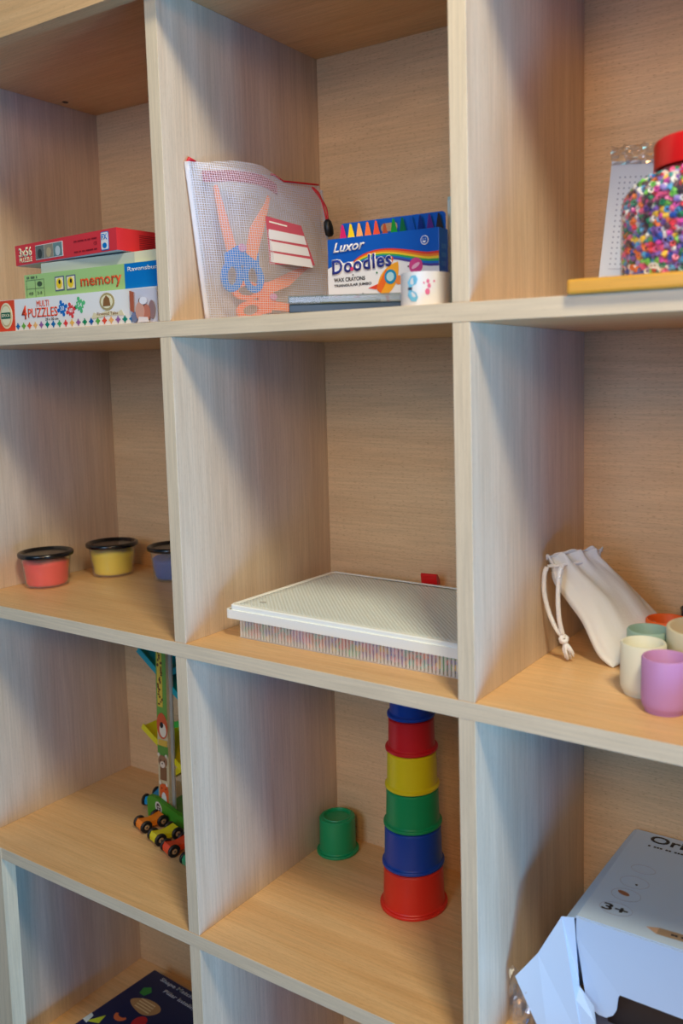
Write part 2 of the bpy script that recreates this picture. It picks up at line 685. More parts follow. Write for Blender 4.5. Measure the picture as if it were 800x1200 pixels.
rings = []
for off, dz in ((0, -0.0052), (0, 0.0), (0.0012, 0.0012), (0.0045, 0.0012), (0.0055, 0.0003)):
    ring = rrect(LX0 + off, LX1 - off, LY0 + off, LY1 - off, max(0.006 - off * 0.5, 0.003))
    rings.append([b.verts.new((x, y, 0.0270 + lz(x, y) + dz)) for x, y in ring])
for i in range(len(rings) - 1):
    n = len(rings[i])
    for k in range(n):
        b.faces.new((rings[i][k], rings[i][(k + 1) % n], rings[i + 1][(k + 1) % n], rings[i + 1][k]))
obj('lid_frame', b, WP, case, False)
b = new()
ring = rrect(LX0 + 0.0052, LX1 - 0.0052, LY0 + 0.0052, LY1 - 0.0052, 0.003)
N = 24
vs = [[b.verts.new((LX0 + 0.0052 + (LX1 - LX0 - 0.0104) * i / N, LY0 + 0.0052 + (LY1 - LY0 - 0.0104) * j / N, 0)) for j in range(N + 1)] for i in range(N + 1)]
for row in vs:
    for v in row:
        v.co.z = 0.0270 + lz(v.co.x, v.co.y) + 0.0003
for i in range(N):
    for j in range(N):
        b.faces.new((vs[i][j], vs[i + 1][j], vs[i + 1][j + 1], vs[i][j + 1]))
lo = obj('lid_plate', b, ridged('ridged_milky_lid', (244, 254, 252)), case, True)
sm = lo.modifiers.new('thick', 'SOLIDIFY')
sm.thickness = 0.0014
sm.offset = -1
obj('lid_emblem', prism(new(), disc(0.018, 0.022, 0.0045, 0.003), 0.0270 + lz(0.018, 0.022) + 0.0006, 0.0270 + lz(0.018, 0.022) + 0.0009, 'xy'), pm('grey_emblem', (190, 192, 186), 0.4), case)

# colourful pegs heaped in the case
PCOL = [(240, 84, 76), (50, 184, 120), (60, 90, 210), (250, 206, 80), (240, 140, 180), (150, 100, 200), (246, 130, 70), (70, 200, 190), (250, 150, 140)]
PM_ = [pm('peg_plastic_%s' % n, c, 0.4) for n, c in zip(('coral', 'green', 'blue', 'yellow', 'pink', 'violet', 'orange', 'teal', 'salmon'), PCOL)]
rnd = random.Random(4)
b = new()
for i in range(900):
    edge = rnd.random() < 0.72
    x = rnd.uniform(0.008, W - 0.010)
    y = rnd.uniform(0.0055, 0.016) if edge else rnd.uniform(0.006, DP - 0.01)
    if rnd.random() < 0.15:
        x, y = rnd.uniform(0.006, 0.012), rnd.uniform(0.006, DP - 0.01)
    z = rnd.uniform(0.005, 0.0205)
    ci = min(8, max(0, int(4.5 + 4.5 * math.sin(x * 75) * math.cos(x * 31 + 2) + rnd.uniform(-1.0, 1.0))))
    mt = Matrix.Translation((x, y, z)) @ Euler((rnd.uniform(0, 6), rnd.uniform(0, 6), rnd.uniform(0, 6))).to_matrix().to_4x4()
    ret = bmesh.ops.create_cone(b, cap_ends=True, segments=8, radius1=0.0038, radius2=0.0028, depth=0.0060, matrix=mt)
    for v in ret['verts']:
        for q in v.link_faces:
            q.material_index = ci
o = obj('craft_pegs', b, PM_)
o.location = (0.0525, 0.046, Z2 + 0.0004)
tag(o, 'mixed pastel and bright plastic pegs filling the slotted white case', 'craft pegs', kind='stuff')

# small red piece behind the case
t = thing('plastic_clip', 'small bright red plastic clip standing behind the white case', 'clip', (0.1855, 0.2440, Z2 + 0.0006), 0.12)
RP = pm('bright_red_plastic', (206, 22, 24), 0.3)
obj('clip_stem', bx(-0.009, 0.009, 0.000, 0.006, 0, 0.036, bev=0.0008), RP, t)
b = prism(new(), [(-0.004, 0.034), (0.006, 0.034), (0.004, 0.0395), (-0.002, 0.0470), (-0.005, 0.0480), (-0.0065, 0.046)], -0.0105, 0.0105, 'yz')
obj('clip_jaw', b, RP, t)

# ---------------------------------------------------------------- puzzle boxes, upper left
GRP = 'game boxes stacked on the upper left shelf'


def card(name, w_, d_, h_, label, loc, rotz, mats, rim=0.001):
    """a lidded cardboard box: lid shell over a base, origin at the front left bottom corner"""
    t = thing(name, label, 'box', loc, rotz, GRP)
    obj('box_base', bx(0.0012, w_ - 0.0012, 0.0012, d_ - 0.0012, 0, h_ * 0.5, bev=0.0004), mats[1], t)
    b = new()
    # lid shell: four walls and a top
    box(b, 0, w_, 0, 0.0011, 0.0006, h_)
    box(b, 0, w_, d_ - 0.0011, d_, 0.0006, h_)
    box(b, 0, 0.0011, 0.0011, d_ - 0.0011, 0.0006, h_)
    box(b, w_ - 0.0011, w_, 0.0011, d_ - 0.0011, 0.0006, h_)
    box(b, 0.0011, w_ - 0.0011, 0.0011, d_ - 0.0011, h_ - 0.0011, h_)
    obj('box_lid', b, mats[0], t)
    return t


PRED = pm('red_print', (228, 56, 62), 0.35)
PWHT = pm('white_print', (240, 238, 232), 0.4)
PCREAM = pm('cream_print', (240, 232, 190), 0.4)
PORED = pm('vermilion_print', (232, 74, 36), 0.4)
PDK = pm('dark_print', (36, 34, 38), 0.5)
PBLUE = pm('azure_print', (12, 120, 200), 0.35)
PGRN = pm('light_green_print', (168, 206, 130), 0.4)
PYEL = pm('yellow_print', (240, 206, 40), 0.4)
PBRN = pm('brown_print', (140, 96, 50), 0.5)
GREYC = pm('grey_cardboard', (196, 198, 200), 0.6)

# white box of four puzzles
Wb = 0.298
bw = card('puzzle_box', Wb, 0.20, 0.0385, 'white puzzle box with row of coloured jigsaw pieces, bottom of the pile', (-0.3105, 0.010, Z1 + 0.0003), 0, (PWHT, pm('white_card', (232, 232, 230), 0.5)))


def rx(x):
    return x + 0.3105


flat('end_print', [(0.0005, 0.0008), (rx(-0.2645), 0.0008), (rx(-0.2635), 0.038), (0.0005, 0.038)], PORED, bw)
flat('end_oval', disc(0.030, 0.0195, 0.0125, 0.0158), PCREAM, bw, -0.0006)
flat('oval_ring', disc(0.030, 0.0195, 0.0108, 0.0138), pm('leaf_ring_print', (214, 190, 140), 0.5), bw, -0.0009)
flat('oval_centre', disc(0.030, 0.0195, 0.0094, 0.0118), PCREAM, bw, -0.0012)
flat('logo_band', rrect(0.0205, 0.0395, 0.0160, 0.0235, 0.001), pm('dark_green_print', (30, 96, 70), 0.5), bw, -0.0015)
text('logo_lettering', 'EDUCA', PCREAM, bw, 0.0220, 0.0180, 0.016, 0.0038, -0.0018, bold=0.01)
text('title_lettering', '4', PORED, bw, rx(-0.2500), 0.0135, 0.0100, 0.0165, bold=0.02)
text('title_lettering', 'PUZZLES', PORED, bw, rx(-0.2375), 0.0150, 0.0560, 0.0110, bold=0.01)
text('title_lettering', 'MULTI', PORED, bw, rx(-0.2200), 0.0275, 0.0230, 0.0070, bold=0.0)
text('size_lettering', '28 x 20 cm', PDK, bw, rx(-0.2050), 0.0105, 0.0240, 0.0030)


def jig(cx, cz, s, rot=0.0):
    """outline of a jigsaw piece: a square with four round knobs"""
    o = []
    for q in range(4):
        base = q * PI / 2 + rot
        cb, sb = math.cos(base), math.sin(base)
        loc = [(0.58 * s, -0.58 * s), (0.58 * s, -0.16 * s)]
        for k in range(9):
            a = -2.3 + 4.6 * k / 8
            loc.append(((0.84 + 0.27 * math.cos(a)) * s, 0.27 * s * math.sin(a)))
        loc.append((0.58 * s, 0.16 * s))
        for x, z in loc:
            o.append((cx + x * cb - z * sb, cz + x * sb + z * cb))
    return o


JC = [(20, 110, 180), (110, 180, 70), (230, 90, 50), (240, 190, 120), (150, 100, 170), (10, 140, 120), (20, 110, 180), (60, 170, 110), (226, 60, 60), (240, 190, 90),
      (150, 90, 160), (10, 140, 90), (20, 90, 170), (100, 180, 80), (230, 80, 50), (240, 180, 110), (150, 100, 170), (10, 140, 120), (20, 120, 190)]
for k, c in enumerate(JC):
    flat('jigsaw_print', jig(rx(-0.2590 + k * 0.0114), 0.0058, 0.0037), pm('jig_%d_%d_%d' % c, c, 0.4), bw)
for cx, cz, s, c in ((-0.1725, 0.0232, 0.0088, (20, 110, 190)), (-0.1570, 0.0200, 0.0085, (226, 70, 70)), (-0.1405, 0.0255, 0.0088, (90, 190, 120))):
    flat('jigsaw_picture', jig(rx(cx), cz, s, 0.3), pm('jig_%d_%d_%d' % c, c, 0.4), bw)
for cx, cz, s in ((-0.1725, 0.0232, '20'), (-0.1570, 0.0200, '40'), (-0.1405, 0.0255, '54')):
    text('piece_number', s, PWHT, bw, rx(cx) - 0.0036, cz - 0.0025, 0.0072, 0.005, -0.0006)
flat('badge_picture', disc(rx(-0.0935), 0.0265, 0.0125, 0.0098), pm('olive_badge', (176, 158, 104), 0.5), bw)
flat('badge_picture', disc(rx(-0.0935), 0.0265, 0.0098, 0.0074), PCREAM, bw, -0.0006)
flat('badge_picture', [(rx(-0.100), 0.0215), (rx(-0.0870), 0.0215), (rx(-0.0890), 0.030), (rx(-0.0940), 0.0335), (rx(-0.0985), 0.029)], PBRN, bw, -0.0009)
flat('ribbon_print', [(rx(-0.1215), 0.0085), (rx(-0.1170), 0.0155), (rx(-0.1080), 0.0125), (rx(-0.0935), 0.0175), (rx(-0.0790), 0.0130), (rx(-0.0700), 0.0165), (rx(-0.0660), 0.0100), (rx(-0.0760), 0.0105), (rx(-0.0935), 0.0110), (rx(-0.1110), 0.0090)], pm('ribbon_print', (226, 216, 176), 0.5), bw)
text('ribbon_lettering', 'Firwood Tales', PBRN, bw, rx(-0.1110), 0.0118, 0.0350, 0.0034, -0.0006)
# small forest picture at the right end: plain generic shapes
flat('end_picture', [(rx(-0.0535), 0.001), (rx(-0.0130), 0.001), (rx(-0.0130), 0.0375), (rx(-0.0535), 0.0375)], pm('pale_picture', (206, 208, 222), 0.5), bw)
for pts, c in (([(0, 0.014), (0.006, 0.012), (0.007, 0.034), (0, 0.036)], (176, 92, 62)), (disc(0.016, 0.013, 0.007, 0.010), (214, 158, 136)),
               (disc(0.006, 0.007, 0.005, 0.006), (120, 128, 160)), (disc(0.026, 0.011, 0.006, 0.009), (196, 120, 96)), (disc(0.022, 0.024, 0.006, 0.004), (238, 236, 240)),
               (disc(0.034, 0.014, 0.005, 0.010), (150, 120, 120)), (disc(0.016, 0.024, 0.003), (120, 84, 60)), ([(0.012, 0.001), (0.030, 0.001), (0.028, 0.006), (0.014, 0.007)], (236, 230, 232))):
    flat('end_picture', [(rx(-0.0535) + a, zz) for a, zz in pts], pm('pic_%d_%d_%d' % c, c, 0.5), bw, -0.0006 - 0.00001 * c[0])

# green memory box
bm_ = card('memory_game_box', 0.2500, 0.19, 0.0290, 'green and blue memory game box lying on the white puzzle box', (-0.2555, 0.020, Z1 + 0.0391), 0, (PGRN, GREYC))


def qx(x):
    return x + 0.2555


flat('end_print', [(qx(-0.0735), 0.0006), (0.2495, 0.0006), (0.2495, 0.0287), (qx(-0.0735), 0.0287)], PBLUE, bm_)
text('maker_lettering', 'Ravensburger', PWHT, bm_, qx(-0.0685), 0.0185, 0.0630, 0.0062, -0.0006, bold=0.01)
text('title_lettering', 'memory', pm('orange_red_print', (224, 88, 40), 0.4), bm_, qx(-0.1500), 0.0045, 0.0710, 0.0130, bold=0.02)
for cx in (-0.188, -0.167):
    flat('picture_card', [(qx(cx - 0.0085), 0.006), (qx(cx + 0.0085), 0.0065), (qx(cx + 0.0085), 0.0235), (qx(cx - 0.0085), 0.023)], pm('card_frame_print', (90, 104, 130), 0.5), bm_)
    flat('picture_card', [(qx(cx - 0.0068), 0.0075), (qx(cx + 0.0068), 0.008), (qx(cx + 0.0068), 0.022), (qx(cx - 0.0068), 0.0215)], PCREAM, bm_, -0.0006)
    flat('picture_card', disc(qx(cx), 0.0148, 0.0052, 0.0060), PYEL, bm_, -0.0009)
    flat('picture_card', disc(qx(cx) + 0.001, 0.0165, 0.0018, 0.0026), PDK, bm_, -0.0012)
LN = pm('thin_dark_line', (90, 110, 80), 0.5)
ls = []
for a, b2, c, d in ((-0.2515, 0.002, -0.2511, 0.0225), (-0.2345, 0.002, -0.2341, 0.0225), (-0.2175, 0.002, -0.2171, 0.0225), (-0.2515, 0.0221, -0.2171, 0.0225), (-0.2515, 0.0118, -0.2171, 0.0122)):
    ls.append([(qx(a), b2), (qx(c), b2), (qx(c), d), (qx(a), d)])
multi('table_print', ls, LN, bm_)
flat('game_symbol', disc(qx(-0.2258), 0.0170, 0.0048, 0.0030), pm('dark_olive_print', (70, 90, 60), 0.5), bm_)
text('small_print', '-- --- -', LN, bm_, qx(-0.2500), 0.0240, 0.020, 0.0026)
text('small_print', '48', LN, bm_, qx(-0.2480), 0.0045, 0.009, 0.0035)
text('small_print', '2-8', LN, bm_, qx(-0.2310), 0.0045, 0.009, 0.0035)

# pale thin box under the red one
bp_ = thing('thin_card_box', 'thin pale grey-green box between the memory game and the red puzzle box', 'box', (-0.232, 0.027, Z1 + 0.0683), 0, GRP)
obj('box_body', bx(0, 0.2245, 0, 0.175, 0, 0.0130, bev=0.0006), pm('pale_mint_card', (196, 204, 190), 0.6), bp_)
obj('box_flap', bx(0.168, 0.2248, -0.0008, -0.0002, 0.0002, 0.0128), pm('cream_card', (232, 228, 196), 0.6), bp_)

# red puzzle box, tilted slightly and turned towards the viewer
br = card('red_puzzle_box', 0.2130, 0.17, 0.0250, 'red 3x56 puzzle box lying askew on top of the pile', (-0.2920, 0.0350, Z1 + 0.0830), -0.0892, (PRED, pm('white_box_bottom', (216, 218, 226), 0.6)))
br.rotation_euler = (math.radians(0.0), 0, -0.0892)
text('title_lettering', '3x56', PCREAM, br, 0.0085, 0.0100, 0.0300, 0.0115, bold=0.03)
text('title_lettering', 'PUZZLE', PCREAM, br, 0.0095, 0.0032, 0.0290, 0.0058, bold=0.02)
for k, cc in enumerate(((112, 118, 112), (150, 140, 120), (110, 140, 140))):
    x0 = 0.0480 + k * 0.0195
    flat('picture_frame', [(x0 - 0.0008, 0.0036), (x0 + 0.0198, 0.0036), (x0 + 0.0198, 0.0210), (x0 - 0.0008, 0.0210)], PWHT, br)
    flat('photo_print', [(x0, 0.0044), (x0 + 0.0186, 0.0044), (x0 + 0.0186, 0.0202), (x0, 0.0202)], pm('photo_ground_%d' % k, cc, 0.5, bscale=180, var=0.3), br, -0.0006)
    flat('photo_print', disc(x0 + 0.0095, 0.0105, 0.0048, 0.0058), pm('photo_shape_%d' % k, ((60, 64, 60), (190, 170, 130), (196, 206, 206))[k], 0.5), br, -0.0009)
flat('maker_badge', rrect(0.1840, 0.1990, 0.0020, 0.0225, 0.002), PBLUE, br)
flat('maker_badge', rrect(0.1849, 0.1981, 0.0029, 0.0216, 0.0016), PWHT, br, -0.0006)
text('maker_lettering', 'FX', PBLUE, br, 0.1862, 0.0135, 0.0105, 0.0066, -0.0009, bold=0.02)
multi('maker_symbol', [disc(0.1915, 0.0072, 0.0042, 0.0030), ], PBLUE, br, -0.0009)
PR2 = pm('dark_red_print', (140, 20, 30), 0.4)
text('small_print', '--- ------ -- --- -----', PR2, br, 0.1300, 0.0165, 0.046, 0.0016)
text('small_print', 'CE', PR2, br, 0.1700, 0.0100, 0.0060, 0.0036)
text('small_print', '---- -- --- ------- ---', PR2, br, 0.1300, 0.0045, 0.046, 0.0016)
b = new()
for k in range(8):
    box(b, 0.2131, 0.2133, 0.030, 0.030 + (0.07 if k % 3 else 0.045), 0.0040 + k * 0.0021, 0.0047 + k * 0.0021)
obj('small_print', b, PR2, br)

# ---------------------------------------------------------------- mesh pouch with scissors
def mesh_mat(name, base, film):
    m = bpy.data.materials.new(name)
    m.use_nodes = True
    nt = m.node_tree
    L = nt.links.new
    for n in list(nt.nodes):
        nt.nodes.remove(n)
    out = nt.nodes.new('ShaderNodeOutputMaterial')
    uv = nt.nodes.new('ShaderNodeUVMap')
    sp = nt.nodes.new('ShaderNodeSeparateXYZ')
    L(uv.outputs[0], sp.inputs[0])
    lines = []
    for ch in ('X', 'Y'):
        q = nt.nodes.new('ShaderNodeMath')
        q.operation = 'PINGPONG'
        q.inputs[1].default_value = 0.00125
        L(sp.outputs[ch], q.inputs[0])
        g = nt.nodes.new('ShaderNodeMath')
        g.operation = 'LESS_THAN'
        g.inputs[1].default_value = 0.00022
        L(q.outputs[0], g.inputs[0])
        lines.append(g)
    mx = nt.nodes.new('ShaderNodeMath')
    mx.operation = 'MAXIMUM'
    L(lines[0].outputs[0], mx.inputs[0])
    L(lines[1].outputs[0], mx.inputs[1])
    mr = nt.nodes.new('ShaderNodeMapRange')
    mr.inputs[3].default_value = film
    mr.inputs[4].default_value = 0.78
    L(mx.outputs[0], mr.inputs[0])
    tr = nt.nodes.new('ShaderNodeBsdfTransparent')
    pb = nt.nodes.new('ShaderNodeBsdfPrincipled')
    pb.inputs['Base Color'].default_value = rgb(*base)
    pb.inputs['Roughness'].default_value = 0.3
    ms = nt.nodes.new('ShaderNodeMixShader')
    L(mr.outputs[0], ms.inputs[0])
    L(tr.outputs[0], ms.inputs[1])
    L(pb.outputs[0], ms.inputs[2])
    L(ms.outputs[0], out.inputs[0])
    return m


MESH = mesh_mat('white_net_film', (226, 234, 255), 0.06)
PA = Vector((0.0235, 0.044, Z1))
PB = Vector((0.0855, 0.199, Z1))
pdir = (PB - PA).normalized()
pnor = Vector((pdir.y, -pdir.x, 0))      # towards the viewer side
pouch = thing('mesh_pouch', 'clear white mesh zip pouch with red zipper holding scissors, leaning on the upright', 'pouch', tuple(PA), 0)
PW = 0.164


def top_z(s, front=True):
    pts = [(0, 0.168), (0.037, 0.1735), (0.06, 0.1745), (0.075, 0.1725), (0.089, 0.1665), (0.101, 0.158), (0.120, 0.1550), (0.146, 0.1555), (0.165, 0.156)] if front else [(0, 0.170), (0.09, 0.166), (0.10, 0.1605), (0.146, 0.1615), (0.165, 0.1615)]
    for (a, va), (b_, vb) in zip(pts, pts[1:]):
        if s <= b_:
            return va + (vb - va) * (s - a) / (b_ - a)
    return pts[-1][1]


def pouch_pt(s, q, off, front=True):
    """s along the pouch, q 0..1 up, off = distance in front of the mean plane"""
    sr = s + 0.003 * (1 - q) - 0.0139 * q
    z = 0.001 + q * (top_z(max(0, sr), front) - 0.001)
    lean = 0.018 * (1 - q)
    p = pdir * sr + pnor * off
    return Vector((p.x, p.y, z))


def sheet(front):
    bm = new()
    uvl = bm.loops.layers.uv.new('UVMap')
    NS, NQ = 44, 30
    g = []
    for i in range(NS + 1):
        s = PW * i / NS
        row = []
        for j in range(NQ + 1):
            q = j / NQ
            bul = math.sin(PI * min(1, max(0, s / PW))) ** 0.6 * (math.sin(PI * min(q * 0.93 + 0.07, 1)) ** 0.7)
            if front:
                off = 0.003 + 0.016 * bul + 0.0022 * math.sin(s * 90 + q * 4) * bul
                if s < 0.10:
                    off += 0.006 * q * math.sin(PI * s / 0.10)
            else:
                off = -0.002 - 0.003 * bul
            p = pouch_pt(s, q, off, front)
            row.append((bm.verts.new(p), (s, p.z)))
        g.append(row)
    for i in range(NS):
        for j in range(NQ):
            q4 = (g[i][j], g[i + 1][j], g[i + 1][j + 1], g[i][j + 1])
            fc = bm.faces.new([a[0] for a in q4])
            for lp, a in zip(fc.loops, q4):
                lp[uvl].uv = a[1]
    return bm


obj('front_sheet', sheet(True), MESH, pouch, True)
obj('back_sheet', sheet(False), MESH, pouch, True)
SEAM = pm('translucent_seam', (232, 232, 240), 0.3, alpha=0.75)
b = new()
tube(b, [pouch_pt(0.0, j / 16, 0.001) for j in range(17)], 0.0032, 8, True, 0.5)
tube(b, [pouch_pt(PW, j / 16, 0.001) for j in range(17)], 0.0016, 8, True, 0.5)
tube(b, [pouch_pt(PW * j / 16, 0.0, 0.0015) + Vector((0, 0, 0.001)) for j in range(17)], 0.0015, 8, True, 0.5)
obj('edge_seam', b, SEAM, pouch, True)
ZR = pm('red_zip', (206, 26, 40), 0.4)
b = new()
tube(b, [pouch_pt(s, 1.0, 0.0, False) + Vector((0, 0, 0.0003)) for s in [0.099 + 0.062 * k / 12 for k in range(13)]], 0.0011, 8)
obj('zipper', b, ZR, pouch, True)
b = new()
tube(b, [pouch_pt(0.0, 1.0, 0.0) + Vector((-0.001, 0, -0.002)), pouch_pt(0.003, 1.0, 0.0) + Vector((0, 0, 0.003)), pouch_pt(0.010, 1.0, 0.001) + Vector((0, 0, 0.001))], [0.0015, 0.0028, 0.001], 10)
obj('zip_end', b, ZR, pouch, True)
PINKF = pm('red_header_band', (196, 60, 90), 0.4, alpha=0.45)
b = new()
NS = 20
ra, rb_ = [], []
for k in range(NS + 1):
    s = 0.016 + 0.090 * k / NS
    bul = math.sin(PI * s / PW) ** 0.6 * 0.5
    ra.append(b.verts.new(pouch_pt(s, 0.955, -0.001 - 0.001 * bul)))
    rb_.append(b.verts.new(pouch_pt(s, 0.885, -0.001 - 0.002 * bul)))
for k in range(NS):
    b.faces.new((ra[k], ra[k + 1], rb_[k + 1], rb_[k]))
o = obj('header_band', b, PINKF, pouch)
o.modifiers.new('t', 'SOLIDIFY').thickness = 0.0003
# label card
LB = Matrix((pdir, Vector((0, 0, 1)), pnor)).transposed()   # columns: along, up, out


def lab(pts, off, th=0.0003):
    bm = new()
    A = [bm.verts.new(LB @ Vector((a, c, off))) for a, c in pts]
    B = [bm.verts.new(LB @ Vector((a, c, off + th))) for a, c in pts]
    bm.faces.new(A)
    bm.faces.new(B)
    for i in range(len(pts)):
        j = (i + 1) % len(pts)
        bm.faces.new((A[i], A[j], B[j], B[i]))
    return bm


OF = 0.0212
obj('name_label', lab([(0.066, 0.116), (0.110, 0.109), (0.127, 0.066), (0.069, 0.064)], OF), pm('dusty_red_label', (196, 84, 104), 0.4), pouch)
for k in range(3):
    t0 = (0.0985 - k * 0.0125, 0.0885 - k * 0.0122)
    a0 = 0.0690 + k * 0.0006
    a1 = 0.1135 + k * 0.0038
    zt_l, zt_r = t0[0] + 0.0035, t0[0] - 0.0008
    obj('label_stripe', lab([(a0, zt_l), (a1, zt_r), (a1 + 0.003, zt_r - 0.0095), (a0 + 0.0003, zt_l - 0.0105)], OF + 0.0004), pm('label_white', (228, 230, 240), 0.4), pouch)
obj('label_heading', lab([(0.070, 0.1110), (0.092, 0.1078), (0.092, 0.1062), (0.070, 0.1094)], OF + 0.0004, 0.0002), PWHT, pouch)
# zip cord with black toggle
b = new()
c0 = pouch_pt(0.152, 1.0, 0.002)
path = spline([c0 + Vector((0, 0, 0.002)), LB @ Vector((0.144, 0.150, 0.006)), LB @ Vector((0.147, 0.135, 0.010)), LB @ Vector((0.150, 0.118, 0.012))], 6)
tube(b, path, 0.0011, 8)
path2 = spline([c0 + Vector((0.0005, -0.002, 0.002)), LB @ Vector((0.141, 0.148, 0.009)), LB @ Vector((0.149, 0.134, 0.0125)), LB @ Vector((0.151, 0.118, 0.0125))], 6)
tube(b, path2, 0.0011, 8)
obj('pull_cord', b, ZR, pouch, True)
b = new()
tube(b, [LB @ Vector((a, c, 0.0125)) for a, c in ((0.1500, 0.121), (0.1503, 0.1185), (0.1515, 0.112), (0.1530, 0.104), (0.1536, 0.1015))], [0.0022, 0.0044, 0.0056, 0.0050, 0.0025], 14)
obj('pull_toggle', b, pm('black_toggle', (18, 18, 20), 0.4), pouch, True)


# scissors inside, standing with their blades up
def scissors(name, label, col_b, col_h, place, cn):
    t = thing(name, label, 'scissors', (0, 0, 0), 0)
    mb, mh = pm('scissor_blade_' + cn, col_b, 0.4), pm('scissor_handle_' + cn, col_h, 0.4)

    def poly(pts, o0, o1):
        bm = new()
        A = [bm.verts.new(place(a, c, o0)) for a, c in pts]
        B = [bm.verts.new(place(a, c, o1)) for a, c in pts]
        bm.faces.new(A)
        bm.faces.new(B)
        for i in range(len(pts)):
            j = (i + 1) % len(pts)
            bm.faces.new((A[i], A[j], B[j], B[i]))
        return bm
    obj('blade', poly([(-0.004, -0.004), (-0.013, 0.026), (-0.024, 0.062), (-0.0265, 0.067), (-0.0300, 0.064), (-0.0245, 0.028), (-0.016, -0.006)], 0.0, 0.0022), mb, t)
    obj('blade', poly([(0.004, -0.004), (0.011, 0.024), (0.030, 0.052), (0.0335, 0.061), (0.0365, 0.058), (0.0290, 0.028), (0.016, -0.012)], 0.0024, 0.0046), mb, t)
    for sx in (-1, 1):
        bm = new()
        cx, cz = 0.0125 * sx, -0.030
        o_, i_ = disc(cx, cz, 0.0125, 0.0175, 28, 0.15 * sx), disc(cx, cz, 0.0062, 0.0100, 28, 0.15 * sx)
        a0, a1 = (0.0, 0.0046) if sx < 0 else (0.0004, 0.0050)
        R = [[bm.verts.new(place(x, z, a)) for x, z in ring] for ring, a in ((o_, a0), (o_, a1), (i_, a1), (i_, a0))]
        for q in range(4):
            for k in range(28):
                bm.faces.new((R[q][k], R[q][(k + 1) % 28], R[(q + 1) % 4][(k + 1) % 28], R[(q + 1) % 4][k]))
        obj('handle', bm, mh, t)
    obj('handle_neck', poly([(-0.020, -0.006), (-0.006, 0.003), (0.006, 0.003), (0.020, -0.002), (0.020, -0.018), (-0.020, -0.018)], 0.0008, 0.0040), mh, t)
    bm = new()
    A = [bm.verts.new(place(x, z, 0.0042)) for x, z in disc(0, 0.001, 0.0045)]
    B = [bm.verts.new(place(x, z, 0.0062)) for x, z in disc(0, 0.001, 0.0040)]
    bm.faces.new(B)
    for k in range(24):
        bm.faces.new((A[k], A[(k + 1) % 24], B[(k + 1) % 24], B[k]))
    obj('pivot', bm, pm('lilac_pivot', (214, 150, 200), 0.4), t)
    return t


def place_a(a, c, o_):
    v = LB @ Vector((0.044 + a, 0.081 + c, 0.0015 + o_))
    return v + PA


def place_b(a, c, o_):
    ca, sa = math.cos(-1.38), math.sin(-1.38)
    a, c = -a, c
    x, z = a * ca - c * sa, a * sa + c * ca
    v = LB @ Vector((0.080 + x, 0.030 + z * 0.85, 0.0005 + o_))
    return v + PA


scissors('safety_scissors', 'blue-handled play scissors with open peach blades inside the mesh pouch', (240, 150, 104), (30, 136, 236), place_a, 'blue')
scissors('orange_scissors', 'all orange play scissors lying along the bottom of the mesh pouch', (238, 138, 92), (236, 128, 84), place_b, 'orange')

# ---------------------------------------------------------------- crayon box
cr = thing('crayon_box', 'blue and white box of wax crayons with twelve coloured tips in its window', 'crayon box', (0.1500, 0.100, Z1 + 0.0002), 0)
CBL = pm('royal_blue_print', (18, 92, 196), 0.35)
cw, chf, chb = 0.1365, 0.0835, 0.1010
CWH = pm('crayon_box_white', (236, 236, 240), 0.4)
obj('box_body', bx(0, cw, 0, 0.0175, 0, chf - 0.0008, bev=0.0005), CBL, cr)
bp2 = []
for (a, c) in rrect(0.0045, cw - 0.0028, 0.0, chb, 0.004):
    bp2.append((a, c))
hole = rrect(0.0560, 0.0770, 0.0875, 0.0960, 0.004, 5)
# back board with a hanging hole
bmh = new()
for y in (0.0178, 0.0186):
    pass
def plate_hole(outer, inner, y0, y1):
    bm = new()
    me_loops = []
    for y in (y0, y1):
        vo = [bm.verts.new((a, y, c)) for a, c in outer]
        vi = [bm.verts.new((a, y, c)) for a, c in inner]
        eo = [bm.edges.new((vo[i], vo[(i + 1) % len(vo)])) for i in range(len(vo))]
        ei = [bm.edges.new((vi[i], vi[(i + 1) % len(vi)])) for i in range(len(vi))]
        bmesh.ops.triangle_fill(bm, use_beauty=True, use_dissolve=False, edges=eo + ei)
        me_loops.append((vo, vi))
    for q in (0, 1):
        a, c = me_loops[0][q], me_loops[1][q]
        for i in range(len(a)):
            j = (i + 1) % len(a)
            bm.faces.new((a[i], a[j], c[j], c[i]))
    return bm


bmh.free()
obj('back_board', plate_hole(bp2, hole, 0.0178, 0.0186), CBL, cr)
CRC = [(206, 20, 110), (246, 214, 20), (246, 178, 110), (240, 120, 60), (236, 84, 56), (180, 80, 50), (20, 150, 60), (10, 110, 70), (20, 90, 200), (20, 60, 150), (100, 60, 170), (50, 50, 62)]
for k, c in enumerate(CRC):
    b = new()
    lathe(b, [(0, 0.010), (0.0050, 0.010), (0.0050, 0.0840), (0.0046, 0.0850), (0.0012, 0.0985), (0, 0.0990)], 3, close=False)
    for v in b.verts:
        v.co = Matrix.Rotation(-PI / 2, 3, 'Z') @ v.co
    o = obj('crayon', b, pm('crayon_wax_%d' % k, c, 0.4), None)
    hh = -0.004 if k in (5,) else 0.0
    o.location = (0.1500 + 0.0105 + k * 0.01075, 0.100 + 0.0125, Z1 + hh)
    nm = ['magenta', 'yellow', 'light orange', 'orange', 'coral red', 'brown', 'bright green', 'dark green', 'blue', 'navy blue', 'violet', 'black'][k]
    tag(o, nm + ' wax crayon, its pointed tip showing above the crayon box', 'crayon', 'wax crayons in the crayon box')
